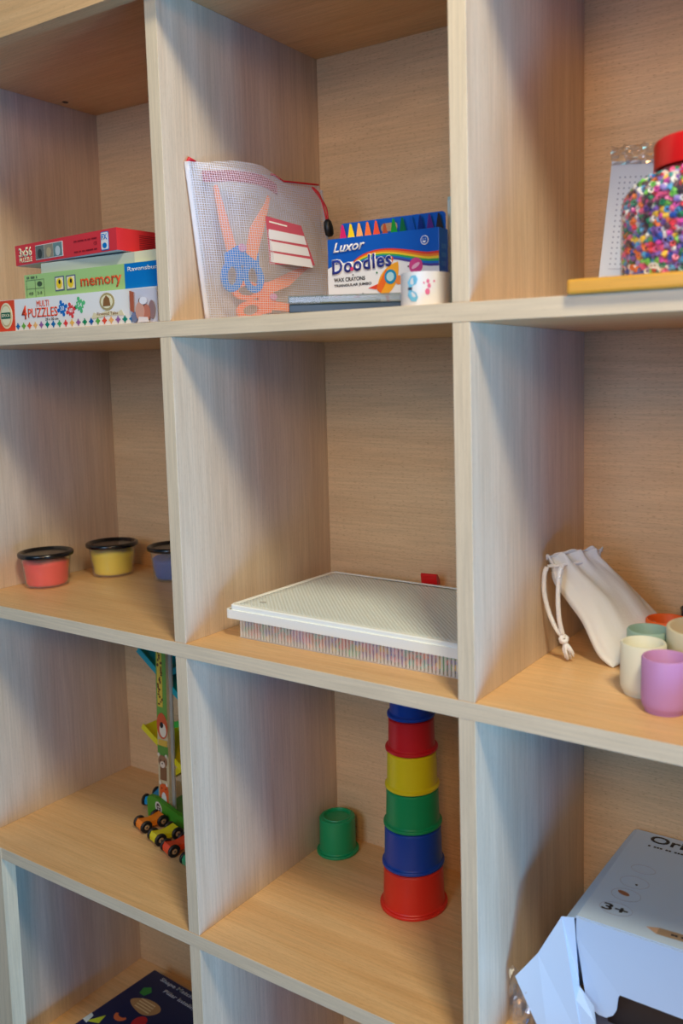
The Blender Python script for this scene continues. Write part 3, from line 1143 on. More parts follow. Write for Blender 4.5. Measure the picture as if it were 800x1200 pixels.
# lower front: white field with curved blue head
flat('white_field', [(0.0, 0.0)] + [(cw * k / 14, 0.0) for k in range(1, 14)] + [(cw, 0.0), (cw, 0.055)] + [(cw * (1 - k / 14), 0.055 + 0.004 * math.sin(PI * k / 14)) for k in range(1, 14)] + [(0.0, 0.052)], CWH, cr)


def band(name, y0f, y1f, col, yy, x0=0.0, x1=cw):
    n = 18
    up = [(x0 + (x1 - x0) * k / n, y1f(k / n)) for k in range(n + 1)]
    lo_ = [(x0 + (x1 - x0) * k / n, y0f(k / n)) for k in range(n, -1, -1)]
    flat(name, up + lo_, pm('rb_%d_%d_%d' % col, col, 0.4), cr, yy)


base = lambda t: 0.0580 + 0.0100 * math.sin(PI * min(1, t * 1.15) ** 0.8) * (1 - 0.35 * t) + 0.0020 * t
for k, col in enumerate(((226, 60, 40), (240, 130, 30), (246, 206, 40), (60, 170, 80), (30, 110, 200), (80, 60, 150))):
    band('rainbow_band', lambda t, k=k: base(t) - (0.0012 + 0.0012 * t) * (k + 1), lambda t, k=k: base(t) - (0.0012 + 0.0012 * t) * k, col, -0.0007, 0.034, cw)
CW2 = pm('crayon_letter_white', (244, 244, 248), 0.4)
text('brand_lettering', 'Luxor', CW2, cr, 0.0080, 0.0680, 0.0410, 0.0100, -0.0012, shear=0.35, bold=0.02, tilt=0.03)
for off, mt, yy, bo in ((0.0006, CW2, -0.0011, 0.060), (0, pm('deep_blue_letters', (24, 50, 150), 0.4), -0.0016, 0.025)):
    text('title_lettering', 'Doodles', mt, cr, 0.0068 - off, 0.0455 - off, 0.0745 + 2 * off, 0.0150 + 2 * off, yy, bold=bo, sp=1.15, curve=lambda a: 0.004 * a)
flat('letter_heart', disc(0.0325, 0.0500, 0.0020), pm('pink_heart', (232, 60, 110), 0.4), cr, -0.0021)
text('line_lettering', 'WAX CRAYONS', PDK, cr, 0.0080, 0.0378, 0.0400, 0.0042, -0.0008, bold=0.02)
text('line_lettering', 'TRIANGULAR JUMBO', PDK, cr, 0.0080, 0.0318, 0.0480, 0.0036, -0.0008, bold=0.02)
# rocket drawing
ra_ = 0.75


def rk(pts, cx=0.0755, cz=0.0345, rot=-0.62):
    c_, s_ = math.cos(rot), math.sin(rot)
    return [(cx + a * c_ - b_ * s_, cz + a * s_ + b_ * c_) for a, b_ in pts]


body = [(0.010 * math.sin(PI * (0.16 + 0.84 * k / 12)) ** 0.8, -0.014 + 0.037 * k / 12) for k in range(13)]
flat('rocket_print', rk(body + [(-a, b_) for a, b_ in reversed(body)][1:-1] if False else body[:-1] + [(0, 0.023)] + [(-a, b_) for a, b_ in reversed(body[:-1])]), pm('rocket_yellow', (246, 170, 40), 0.4), cr, -0.0008)
flat('rocket_print', rk([(-0.007, -0.013), (0.000, -0.014), (-0.001, 0.012), (-0.008, 0.008)]), pm('rocket_orange', (240, 110, 30), 0.4), cr, -0.0011)
flat('rocket_print', rk([(-0.008, -0.008), (-0.016, -0.018), (-0.007, -0.014)]), pm('rocket_red', (226, 70, 40), 0.4), cr, -0.0009)
flat('rocket_print', rk([(0.008, -0.008), (0.016, -0.018), (0.007, -0.014)]), pm('rocket_red', (226, 70, 40), 0.4), cr, -0.0009)
flat('rocket_window', rk(disc(0.001, 0.006, 0.0072)), pm('window_blue', (20, 140, 190), 0.4), cr, -0.0013)
flat('rocket_window', rk(disc(0.001, 0.006, 0.0046)), pm('window_white', (180, 224, 236), 0.4), cr, -0.0016)
for cx, cz, a, c in ((0.079, 0.0560, 0.0042, (232, 90, 50)), (0.110, 0.0475, 0.0080, (214, 70, 140)), (0.0895, 0.0350, 0.0046, (240, 140, 60)), (0.094, 0.0180, 0.0040, (160, 90, 180)),
                     (0.038, 0.0180, 0.0050, (236, 110, 70)), (0.012, 0.0120, 0.0060, (232, 100, 80)), (0.030, 0.0140, 0.0030, (60, 160, 90)), (0.045, 0.0240, 0.0008, (60, 60, 90)), (0.063, 0.0440, 0.0010, (40, 120, 60)),
                     (0.052, 0.0480, 0.0009, (60, 60, 60)), (0.033, 0.0440, 0.0008, (60, 60, 60)), (0.099, 0.0400, 0.0009, (60, 60, 60)), (0.101, 0.0475, 0.0008, (90, 60, 60))):
    flat('planet_print', disc(cx, cz, a, n=18), pm('pl_%d_%d_%d' % c, c, 0.4), cr, -0.0009)
flat('planet_print', disc(0.110, 0.0475, 0.0052, 0.0020, 18, 0.5), pm('pl_light', (240, 180, 210), 0.4), cr, -0.0013)
flat('planet_print', [(0.108, 0.012), (cw, 0.012), (cw, 0.0345), (0.128, 0.0330), (0.116, 0.0270)], pm('teal_hill', (20, 130, 110), 0.4), cr, -0.0010)
sm_ = [disc(0.1205, 0.0715, 0.0046, n=24)]
multi('smile_badge', sm_, CW2, cr, -0.0008)
flat('smile_badge', disc(0.1205, 0.0715, 0.0037, n=24), CBL, cr, -0.0012)
multi('smile_badge', [disc(0.1190, 0.0725, 0.0005, n=8), disc(0.1220, 0.0725, 0.0005, n=8), [(0.1182, 0.0708), (0.1228, 0.0708), (0.1218, 0.0694), (0.1205, 0.0688), (0.1192, 0.0694)]], CW2, cr, -0.0016)
b = new()
for k in range(7):
    box(b, cw + 0.0001, cw + 0.0003, 0.004, 0.013, 0.012 + k * 0.0085, 0.0165 + k * 0.0085)
obj('side_print', b, pm('side_text_blue', (60, 120, 200), 0.4), cr)

# pale card behind the upright
t = thing('pale_card', 'upright pale teal card mostly hidden behind the wooden upright', 'card', (0.2800, 0.1290, Z1 + 0.0002), 0.0)
obj('card_sheet', bx(0, 0.068, 0, 0.0035, 0, 0.1165, bev=0.0004), pm('pale_teal_card', (176, 206, 204), 0.5), t)
obj('card_edge_print', bx(0.0002, 0.003, -0.0004, -0.0001, 0.001, 0.113), pm('pale_edge', (208, 222, 216), 0.5), t)
flat('card_figure', disc(0.012, 0.045, 0.006, 0.010), pm('pink_figure', (206, 120, 120), 0.5), t)

# long dark pen case with clear lid
pc = thing('pencil_case', 'long flat dark case with clear lid lying in front of the crayon box', 'pencil case', (0.1745, 0.0035, Z1 + 0.0002), 0.385)
b = bx(0, 0.122, 0, 0.034, 0, 0.0085, bev=0.0012)
obj('case_base', b, pm('dark_teal_plastic', (14, 36, 46), 0.3), pc)
b = new()
box(b, -0.0005, 0.1225, -0.0005, 0.0345, 0.0085, 0.0165, bev=0.0015)
obj('case_lid', b, clear_mat('smoky_clear_lid', (120, 138, 138), 0.55, 0.15, 0.15), pc)
obj('case_insert', bx(0.030, 0.085, 0.006, 0.028, 0.0088, 0.0135, bev=0.001), pm('gold_insert', (170, 165, 120), 0.25, 0.6), pc)

# washi tape
wt = thing('tape_roll', 'roll of white craft tape printed with a pale blue butterfly', 'tape roll', (0.3125, 0.0300, Z1 + 0.0002), 0)
b = new()
lathe(b, [(0.0225, 0), (0.0225, 0.0295), (0.0190, 0.0295), (0.0190, 0.0)], 64)
obj('tape_winding', b, pm('white_tape', (232, 232, 230), 0.35), wt, True, 40)
b = new()
lathe(b, [(0.0189, 0.0002), (0.0189, 0.0293), (0.0174, 0.0293), (0.0174, 0.0002)], 64)
obj('tape_core', b, pm('card_core', (206, 196, 176), 0.6), wt, True, 40)


def on_cyl(pts, rad, ang, zc, th=0.00025):
    bm = new()
    rows = []
    for a, c in pts:
        an = ang + a / rad
        rows.append((an, zc + c))
    A = [bm.verts.new((rad * math.cos(an), rad * math.sin(an), z)) for an, z in rows]
    B = [bm.verts.new(((rad + th) * math.cos(an), (rad + th) * math.sin(an), z)) for an, z in rows]
    bm.faces.new(A)
    bm.faces.new(B)
    for i in range(len(pts)):
        j = (i + 1) % len(pts)
        bm.faces.new((A[i], A[j], B[j], B[i]))
    return bm


FB = math.radians(-82)
bb = pm('butterfly_blue', (120, 196, 226), 0.4)
for s in (-1, 1):
    obj('butterfly_wing', on_cyl([(0.0005, 0.0005 * s), (0.007, 0.004 * s), (0.0085, 0.008 * s), (0.0065, 0.0115 * s), (0.002, 0.0110 * s), (-0.002, 0.006 * s), (-0.001, 0.002 * s)], 0.0226, math.radians(-98), 0.0150), bb, wt)
obj('butterfly_body', on_cyl([(-0.0015, -0.001), (0.003, -0.0012), (0.003, 0.0012), (-0.0015, 0.001)], 0.0228, math.radians(-98), 0.0150), pm('butterfly_dark', (60, 70, 90), 0.4), wt)
for a, c, s_ in ((0.0, -0.003, 0.0022), (0.0015, 0.002, 0.0016), (0.0005, 0.006, 0.0014), (-0.003, 0.0045, 0.0008), (0.006, 0.006, 0.0008)):
    obj('flower_print', on_cyl(disc(a, c, s_, s_ * 1.3, 10), 0.0226, math.radians(-55), 0.0150), pm('pink_print', (226, 110, 150), 0.4), wt)

# ---------------------------------------------------------------- jar of beads on a wooden board
bd = thing('wooden_board', 'varnished yellow pine board under the jar of beads', 'board', (0.4622, -0.0065, Z1 + 0.0002), 0.0)
YW = wood('yellow_pine', 0, (228, 160, 52), (240, 182, 72), (190, 130, 40), 10, 0.2)
obj('board', bx(0, 0.225, 0, 0.175, 0, 0.0115, bev=0.0022), YW, bd, False)

JX, JY, JZ = 0.5480, 0.0880, Z1 + 0.0122
jar = thing('bead_jar', 'clear square-shouldered jar of mixed beads closed with red screw lid', 'jar', (JX, JY, JZ), 0)
CLR = clear_mat('clear_jar_plastic', (240, 240, 245), 0.03, 0.15, 0.06)
JP = [(0, 0.0), (0.066, 0.0), (0.070, 0.003), (0.071, 0.008), (0.071, 0.060), (0.0695, 0.068), (0.064, 0.0755), (0.053, 0.082), (0.0405, 0.085), (0.0385, 0.087), (0.0385, 0.096)]
b = new()
lathe(b, JP, 72, close=False)
obj('jar_body', b, CLR, jar, True, 50)
b = new()
lathe(b, [(0, 0.112), (0.042, 0.112), (0.0445, 0.1105), (0.0455, 0.108), (0.0455, 0.0890), (0.0440, 0.0885), (0.0435, 0.107), (0, 0.108)], 96, close=False)
obj('screw_lid', b, pm('red_lid_plastic', (222, 26, 24), 0.3, 0.5), jar, True, 35)
b = new()
lathe(b, [(0.0392, 0.0845), (0.0430, 0.0850), (0.0430, 0.0876), (0.0392, 0.0880)], 72)
obj('lid_collar', b, pm('dark_red_collar', (150, 30, 40), 0.35), jar, True, 40)

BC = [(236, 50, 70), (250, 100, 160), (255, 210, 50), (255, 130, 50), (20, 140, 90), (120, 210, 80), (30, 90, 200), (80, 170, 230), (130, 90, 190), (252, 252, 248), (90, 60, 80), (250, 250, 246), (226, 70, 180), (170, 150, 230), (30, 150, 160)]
BMs = [pm('bead_%d' % i, c, 0.35) for i, c in enumerate(BC)]
rnd = random.Random(11)
b = new()


def jr(z):
    for (r0, z0), (r1, z1) in zip(JP[2:], JP[3:]):
        if z <= z1:
            return r0 + (r1 - r0) * (z - z0) / (z1 - z0)
    return 0.038


cells = {}
made = 0
for i in range(22000):
    z = rnd.uniform(0.003, 0.082)
    rr = jr(z) - 0.0036 - abs(rnd.gauss(0, 0.0014))
    a = rnd.uniform(0, 2 * PI)
    p = Vector((rr * math.cos(a), rr * math.sin(a), z))
    key = (int(p.x / 0.004), int(p.y / 0.004), int(p.z / 0.004))
    ok = True
    for dx in (-1, 0, 1):
        for dy in (-1, 0, 1):
            for dz in (-1, 0, 1):
                for q in cells.get((key[0] + dx, key[1] + dy, key[2] + dz), ()):
                    if (q - p).length < 0.0034:
                        ok = False
                        break
                if not ok:
                    break
            if not ok:
                break
        if not ok:
            break
    if not ok:
        continue
    cells.setdefault(key, []).append(p)
    mt = Matrix.Translation(p) @ Euler((rnd.uniform(0, 6), rnd.uniform(0, 6), rnd.uniform(0, 6))).to_matrix().to_4x4()
    sg = 10
    R = []
    for rad_, zz in ((0.0024, -0.0023), (0.0024, 0.0023), (0.0012, 0.0023), (0.0012, -0.0023)):
        R.append([b.verts.new(mt @ Vector((rad_ * math.cos(2 * PI * k / sg), rad_ * math.sin(2 * PI * k / sg), zz))) for k in range(sg)])
    ci = rnd.randrange(len(BC))
    for q in range(4):
        for k in range(sg):
            fc = b.faces.new((R[q][k], R[q][(k + 1) % sg], R[(q + 1) % 4][(k + 1) % sg], R[(q + 1) % 4][k]))
            fc.material_index = ci
            fc.smooth = False
    made += 1
# core that stands for the packed middle of the heap
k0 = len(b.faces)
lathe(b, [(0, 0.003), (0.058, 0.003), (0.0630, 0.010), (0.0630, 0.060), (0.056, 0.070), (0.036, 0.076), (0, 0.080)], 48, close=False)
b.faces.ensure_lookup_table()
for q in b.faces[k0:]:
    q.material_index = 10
beads = obj('fuse_beads', b, BMs)
beads.location = (JX, JY, JZ)
tag(beads, 'mass of tiny multicoloured tube beads filling the jar', 'beads', kind='stuff')

# peg board in a plastic bag behind the jar
def dots(name, base, dot, pitch):
    m = bpy.data.materials.new(name)
    m.use_nodes = True
    nt = m.node_tree
    L = nt.links.new
    bs = nt.nodes['Principled BSDF']
    bs.inputs['Roughness'].default_value = 0.4
    tc = nt.nodes.new('ShaderNodeTexCoord')
    sp = nt.nodes.new('ShaderNodeSeparateXYZ')
    L(tc.outputs['Object'], sp.inputs[0])
    sq = []
    for ch in ('X', 'Z'):
        q = nt.nodes.new('ShaderNodeMath')
        q.operation = 'PINGPONG'
        q.inputs[1].default_value = pitch / 2
        L(sp.outputs[ch], q.inputs[0])
        p2 = nt.nodes.new('ShaderNodeMath')
        p2.operation = 'POWER'
        p2.inputs[1].default_value = 2
        L(q.outputs[0], p2.inputs[0])
        sq.append(p2)
    ad = nt.nodes.new('ShaderNodeMath')
    L(sq[0].outputs[0], ad.inputs[0])
    L(sq[1].outputs[0], ad.inputs[1])
    lt = nt.nodes.new('ShaderNodeMath')
    lt.operation = 'LESS_THAN'
    lt.inputs[1].default_value = (pitch * 0.2) ** 2
    L(ad.outputs[0], lt.inputs[0])
    mx = nt.nodes.new('ShaderNodeMix')
    mx.data_type = 'RGBA'
    L(lt.outputs[0], mx.inputs[0])
    mx.inputs[6].default_value = rgb(*base)
    mx.inputs[7].default_value = rgb(*dot)
    L(mx.outputs[2], bs.inputs['Base Color'])
    return m


pb = thing('bead_peg_board', 'pale blue-white bead peg board in clear bag behind the jar', 'peg board', (0.4238, 0.1640, Z1 + 0.0125), 0, rot=(math.radians(-4), math.radians(5.0), 0))
PBM = pm('pale_board_plastic', (196, 206, 224), 0.4)
obj('board_plate', bx(0, 0.125, 0.0, 0.002, 0.0, 0.1265, bev=0.0004), PBM, pb)
obj('peg_field', bx(0.0085, 0.1145, -0.0005, -0.0001, 0.026, 0.1140), dots('peg_dots', (196, 206, 224), (150, 160, 186), 0.00505), pb)
ls = []
for a, c, d, e in ((0.0075, 0.007, 0.0079, 0.019), (0.0075, 0.007, 0.024, 0.0074), (0.012, 0.010, 0.0124, 0.017), (0.012, 0.0166, 0.022, 0.017), (0.012, 0.0125, 0.020, 0.0129), (0.004, 0.008, 0.0055, 0.016)):
    ls.append([(a, c), (d, c), (d, e), (a, e)])
multi('scale_print', ls, pm('grey_print', (90, 90, 104), 0.5), pb)
FILM = clear_mat('crinkled_clear_film', (235, 238, 245), 0.06, 1.0, 0.08)


def film(name, parent, w_, h_, seed, amp=0.004, nx=26, nz=8, flare=0.0, mat=None):
    rn = random.Random(seed)
    bm = new()
    g = []
    for i in range(nx + 1):
        col_ = []
        for j in range(nz + 1):
            k = j / nz
            y = amp * k * (rn.uniform(-1, 1) + math.sin(i * 1.7)) + 0.3 * amp * rn.uniform(-1, 1)
            z = h_ * k + (rn.uniform(-0.0035, 0.0015) if j == nz else 0)
            col_.append(bm.verts.new((w_ * i / nx + rn.uniform(-0.001, 0.001), y, z)))
        g.append(col_)
    for i in range(nx):
        for j in range(nz):
            bm.faces.new((g[i][j], g[i + 1][j], g[i + 1][j + 1]))
            bm.faces.new((g[i][j], g[i + 1][j + 1], g[i][j + 1]))
    o = obj(name, bm, mat or FILM, parent)
    return o


o = film('bag_film', pb, 0.130, 0.020, 5, 0.006)
o.location = (-0.001, -0.001, 0.1225)

# ---------------------------------------------------------------- cloth bag with cord
bag = thing('drawstring_bag', 'slouching white cotton drawstring bag leaning in the corner beside the cups', 'bag', (0.42, 0.16, Z2 + 0.0006), 0)
BO = Vector((0.42, 0.16, Z2 + 0.0006))
Lp = [(0.3800, 0.150, 0.1035), (0.3835, 0.1515, 0.0930), (0.3855, 0.153, 0.0790), (0.4020, 0.153, 0.0585), (0.4160, 0.153, 0.0410), (0.4330, 0.150, 0.0120), (0.4490, 0.149, 0.0008)]
Rp = [(0.4215, 0.190, 0.1080), (0.4190, 0.193, 0.0980), (0.4289, 0.200, 0.0865), (0.4400, 0.206, 0.0740), (0.4520, 0.210, 0.0610), (0.4700, 0.215, 0.0430), (0.4880, 0.219, 0.0250)]
Ls, Rs = spline(Lp, 6), spline(Rp, 6)
b = new()
NSG = 64
rings = []
nn = len(Ls)
cd = (Vector((0.72876, -0.66323, 0.28987)) - Vector((0.43, 0.17, 0.05))).normalized()
cdn = Vector((0.30, -0.75, 0.55)).normalized()
for i in range(nn):
    t = i / (nn - 1)
    a, c = Ls[i], Rs[i]
    mid = (a + c) / 2
    half = (c - a) / 2
    nrm = (cdn - half.normalized() * cdn.dot(half.normalized())).normalized()
    dep = 0.007 + 0.013 * math.sin(PI * min(1, t * 0.9)) ** 0.8
    dep *= (1 - 0.5 * max(0, (t - 0.85) / 0.15))
    ring = []
    for k in range(NSG):
        an = 2 * PI * k / NSG
        ca, sa = math.cos(an), math.sin(an)
        fold = 0.0
        amp = 0.0030 * math.exp(-((t - 0.08) / 0.22) ** 2) + 0.0007
        fold += amp * math.sin(an * 9 + 1.2 * math.sin(t * 5)) + 0.5 * amp * math.sin(an * 17 + 2)
        # a long ridge running down the front towards the bottom corner
        ridge = 0.0050 * math.exp(-((ca - (-0.55 + 0.35 * t)) / 0.16) ** 2) * max(0, sa) * math.sin(PI * min(1, t + 0.1)) 
        hollow = -0.0035 * math.exp(-((ca - (-0.05 + 0.25 * t)) / 0.22) ** 2) * max(0, sa) * math.sin(PI * t)
        p = mid + half * ca * (1 + fold * 6) + nrm * (sa * dep * (1.0 if sa > 0 else 0.55) + (fold + ridge + hollow) * (1 if sa > 0 else 0.3))
        if p.z < 0.0010:
            p.z = 0.0010
        p.x = max(p.x, 0.3772)
        ring.append(b.verts.new(p - BO))
    rings.append(ring)
for i in range(nn - 1):
    for k in range(NSG):
        b.faces.new((rings[i][k], rings[i][(k + 1) % NSG], rings[i + 1][(k + 1) % NSG], rings[i + 1][k]))
b.faces.new(rings[-1])
CLOTH = pm('white_cotton', (226, 226, 222), 0.85, 0.2, bump=0.35, bscale=900)
obj('bag_body', b, CLOTH, bag, True)
# frilled mouth above the drawn cord
b = new()
rg = []
for j in range(5):
    t = j / 4
    ring = []
    for k in range(NSG):
        an = 2 * PI * k / NSG
        a, c = Vector(Lp[0]), Vector(Rp[0])
        mid = (a + c) / 2 + Vector((0.000, -0.001, 0.0015)) * t
        half = (c - a) / 2 * (0.96 + 0.10 * t)
        nrm = cdn
        fz = 0.0022 * math.sin(an * 9) * (0.5 + t)
        p = mid + half * math.cos(an) + nrm * math.sin(an) * (0.007 + 0.002 * t) + nrm * fz + Vector((0, 0, 0.0012 * math.sin(an * 7 + 1) * t))
        p.x = max(p.x, 0.3772)
        ring.append(b.verts.new(p - BO))
    rg.append(ring)
for j in range(4):
    for k in range(NSG):
        b.faces.new((rg[j][k], rg[j][(k + 1) % NSG], rg[j + 1][(k + 1) % NSG], rg[j + 1][k]))
o = obj('bag_mouth', b, CLOTH, bag, True)
o.modifiers.new('t', 'SOLIDIFY').thickness = 0.0008
CORD = pm('white_cord', (232, 232, 232), 0.8, 0.2)


def cord(bm, pts, rad=0.0021, twist=2600):
    P = spline(pts, 14)
    d = [0]
    for i in range(1, len(P)):
        d.append(d[-1] + (P[i] - P[i - 1]).length)
    for s in range(3):
        q = []
        for i, p in enumerate(P):
            t = (P[min(i + 1, len(P) - 1)] - P[max(i - 1, 0)]).normalized()
            a = t.cross(Vector((0.3, 0.9, 0.1))).normalized()
            c = t.cross(a)
            an = d[i] * 700 + s * 2 * PI / 3
            q.append(p + (a * math.cos(an) + c * math.sin(an)) * rad * 0.55)
        tube(bm, q, rad * 0.72, 6)


bo = lambda x, y, z: Vector((x, y, z)) - BO
b = new()
cord(b, [bo(0.3805, 0.147, 0.0945), bo(0.3790, 0.144, 0.0880), bo(0.3792, 0.143, 0.0690), bo(0.3850, 0.143, 0.0480), bo(0.3930, 0.143, 0.0330), bo(0.3975, 0.145, 0.0270)])
cord(b, [bo(0.3975, 0.146, 0.0980), bo(0.3970, 0.139, 0.0900), bo(0.3960, 0.138, 0.0680), bo(0.3965, 0.140, 0.0460), bo(0.3985, 0.144, 0.0290)])
cord(b, [bo(0.3805, 0.150, 0.0955), bo(0.3880, 0.148, 0.0968), bo(0.3975, 0.150, 0.0985), bo(0.4080, 0.163, 0.0990), bo(0.4160, 0.180, 0.0990)], 0.0014)
obj('draw_cord', b, CORD, bag, True)
b = new()
kc = bo(0.3992, 0.1455, 0.0235)
for s in range(3):
    pts = []
    for k in range(20):
        an = 2 * PI * k / 19
        R_ = Euler((0.5 * s + 0.4, 0.9 * s, 0.4 * s)).to_matrix()
        pts.append(kc + R_ @ Vector((0.0034 * math.cos(an), 0.0028 * math.sin(an), 0.0010 * math.sin(2 * an))))
    tube(b, pts, 0.0021, 7)
obj('cord_knot', b, CORD, bag, True)
b = new()
rn = random.Random(2)
for k in range(34):
    a = rn.uniform(0, 6.28)
    s = rn.uniform(0.1, 1)
    e = kc + Vector((0.0065 + 0.0050 * s * math.cos(a), 0.002 * math.sin(a), -0.0205 + 0.005 * rn.random() + (0.004 if math.cos(a) > 0.5 else 0)))
    e.z = max(e.z, 0.0008)
    tube(b, [kc + Vector((0.001, 0, -0.002)), kc + (e - kc) * 0.55 + Vector((0.0015 * math.cos(a) * s, 0.0015 * math.sin(a), -0.001)), e], [0.0016, 0.0012, 0.0007], 5)
obj('cord_tassel', b, CORD, bag, True)

# ---------------------------------------------------------------- small play cups and bowl
def playcup(name, x, y, col, cn, label, R=0.0203, h=0.0475, cat='cup', group='matt play cups beside the cloth bag'):
    t = thing(name, label, cat, (x, y, Z2 + 0.0017 * x + 0.0001), 0, group)
    m = pm('matt_' + cn, col, 0.5, 0.4, sss=0.0)
    b = new()
    lathe(b, [(0, 0.0), (R * 0.80, 0.0), (R * 0.86, 0.0012), (R * 0.86, 0.0026), (R * 0.93, 0.0040), (R * 0.985, 0.0075), (R, 0.012), (R, h - 0.0016), (R - 0.0010, h - 0.0002), (R - 0.0022, h - 0.0002), (R - 0.0032, h - 0.0015),
              (R - 0.0036, 0.012), (R * 0.6, 0.006), (0, 0.0055)], 64, close=False)
    obj('cup_wall', b, m, t, True, 50)
    b = new()
    lathe(b, [(R * 0.80, -0.00005), (R * 0.845, 0.0003), (R * 0.845, 0.0011), (R * 0.80, 0.0011)], 64)
    obj('foot_ring', b, m, t, True, 50)
    return t


playcup('play_cup', 0.4950, 0.0975, (222, 222, 204), 'cream', 'small cream white cup between the lilac cup and the cloth bag')
playcup('play_cup', 0.5240, 0.0665, (194, 142, 196), 'lilac', 'small lilac cup, the nearest of the cups')
playcup('play_cup', 0.4870, 0.1395, (142, 172, 160), 'sage', 'small sage green cup behind the cream cup')
playcup('play_cup', 0.4895, 0.1910, (238, 104, 34), 'orange', 'small bright orange cup at the back by the rear panel', 0.0205, 0.0450)
bw2 = thing('play_bowl', 'pale beige bowl with red toy inside at the right picture edge', 'bowl', (0.5450, 0.1420, Z2 + 0.0010), 0)
R = 0.041
b = new()
lathe(b, [(0, 0.0), (0.022, 0.0), (0.024, 0.002), (0.024, 0.004), (0.031, 0.008), (0.0375, 0.018), (0.0405, 0.034), (R, 0.0545), (R - 0.001, 0.056), (R - 0.0032, 0.056), (R - 0.0042, 0.0545),
          (0.0355, 0.032), (0.030, 0.018), (0.018, 0.009), (0, 0.008)], 72, close=False)
obj('bowl_wall', b, pm('matt_beige', (212, 204, 176), 0.5), bw2, True, 50)
for nm, x, y, z, rad, col, cn, lb in (('toy_ball', 0.5400, 0.1500, 0.0300, 0.0160, (222, 32, 30), 'red_ball', 'glossy red toy ball inside the beige bowl'),
                                      ('toy_ball', 0.5570, 0.1300, 0.0275, 0.0120, (70, 50, 120), 'purple_ball', 'dark purple toy ball lying in the beige bowl in front of the red one')):
    b = new()
    bmesh.ops.create_uvsphere(b, u_segments=32, v_segments=20, radius=rad)
    o = obj(nm, b, pm(cn, col, 0.25), None, True)
    o.location = (x, y, Z2 + z)
    tag(o, lb, 'ball', 'toy balls in the beige bowl')
# black object behind the bowl
t = thing('black_toy_pan', 'black round toy pan behind the beige bowl at the picture edge', 'toy pan', (0.5190, 0.2340, Z2 + 0.0012), 0)
b = new()
lathe(b, [(0, 0), (0.021, 0), (0.023, 0.003), (0.0265, 0.0455), (0.0272, 0.0470), (0.0255, 0.0470), (0.0215, 0.005), (0, 0.004)], 48, close=False)
obj('pan_body', b, pm('black_plastic', (22, 22, 24), 0.4), t, True, 45)
b = new()
tube(b, [(-0.012, -0.021, 0.040), (-0.014, -0.025, 0.043), (-0.004, -0.029, 0.045), (0.008, -0.028, 0.045), (0.013, -0.020, 0.041)], 0.0030, 8)
obj('pan_handle', b, pm('black_plastic', (22, 22, 24), 0.4), t, True)

# ---------------------------------------------------------------- wooden car ramp toy
tw = thing('car_ramp_tower', 'wooden zigzag car ramp tower printed with animals on a green base', 'toy tower', (-0.213, 0.17, Z3 + 0.0002), 0)
TH = 0.300
B1 = pm('pale_printed_board', (214, 200, 160), 0.5)
bx0, bx1 = -0.0235, 0.0005      # board in local x (bottom)


def brd(z):   # board leans very slightly as it rises
    return -0.0215 + 0.010 * z / 0.3, 0.0005 + 0.0075 * z / 0.3


pts = [(brd(0)[0], 0.0), (brd(0)[1], 0.0), (brd(TH)[1], TH), (brd(TH)[0], TH)]
obj('front_board', prism(new(), pts, 0, 0.006), B1, tw)


def zone(name, z0, z1, col, yy=-0.0003, x0=0.0, x1=1.0, cn=None):
    a0, a1 = brd(z0)
    c0, c1 = brd(z1)
    w0, w1 = a1 - a0, c1 - c0
    flat(name, [(a0 + w0 * x0, z0), (a0 + w0 * x1, z0), (c0 + w1 * x1, z1), (c0 + w1 * x0, z1)], pm('zone_%d_%d_%d' % col, col, 0.5), tw, yy)


zone('landscape_print', 0.150, 0.268, (112, 164, 70))
zone('landscape_print', 0.095, 0.110, (90, 150, 60))
zone('landscape_print', 0.02, 0.05, (196, 178, 130))
zone('giraffe_print', 0.168, 0.285, (226, 196, 70), -0.0006, 0.12, 0.62)
rn = random.Random(8)
sp_ = []
for k in range(30):
    z = 0.172 + 0.108 * k / 30
    a0, a1 = brd(z)
    sp_.append(disc(a0 + (a1 - a0) * (0.18 + 0.4 * rn.random()), z, 0.0013 + 0.0012 * rn.random(), 0.0012 + 0.0018 * rn.random(), 7))
multi('giraffe_spots', sp_, pm('giraffe_brown', (112, 66, 30), 0.5), tw, -0.0009)
c = lambda z, k: brd(z)[0] + (brd(z)[1] - brd(z)[0]) * k


def dd(name, k, z, a, b_, col, yy, rot=0):
    flat(name, disc(c(z, k), z, a, b_, 22, rot), pm('an_%d_%d_%d' % col, col, 0.5), tw, yy)


dd('lion_print', 0.52, 0.140, 0.0108, 0.0195, (214, 92, 48), -0.0010)
dd('lion_print', 0.60, 0.134, 0.0068, 0.0105, (234, 226, 206), -0.0013)
dd('lion_print', 0.50, 0.1415, 0.0034, 0.0045, (24, 22, 22), -0.0016)
zone('lion_print', 0.110, 0.119, (222, 182, 70), -0.0008, 0.1, 0.95)
zone('bear_print', 0.058, 0.078, (132, 92, 62), -0.0006, 0.2, 0.8)
dd('bear_print', 0.48, 0.0865, 0.0088, 0.0095, (152, 110, 80), -0.0010)
dd('bear_print', 0.48, 0.0820, 0.0050, 0.0050, (228, 214, 196), -0.0013)
dd('bear_print', 0.12, 0.0960, 0.0024, 0.0026, (232, 222, 204), -0.0012)
dd('bear_print', 0.84, 0.0960, 0.0024, 0.0026, (232, 222, 204), -0.0012)
for k in (0.30, 0.66):
    dd('bear_print', k, 0.0880, 0.0010, 0.0012, (30, 24, 22), -0.0016)
dd('bear_print', 0.48, 0.0838, 0.0013, 0.0011, (30, 24, 22), -0.0017)
zone('fox_print', 0.016, 0.044, (224, 100, 40), -0.0007, 0.12, 0.95)
dd('fox_print', 0.54, 0.0460, 0.0085, 0.0070, (226, 92, 36), -0.0011)
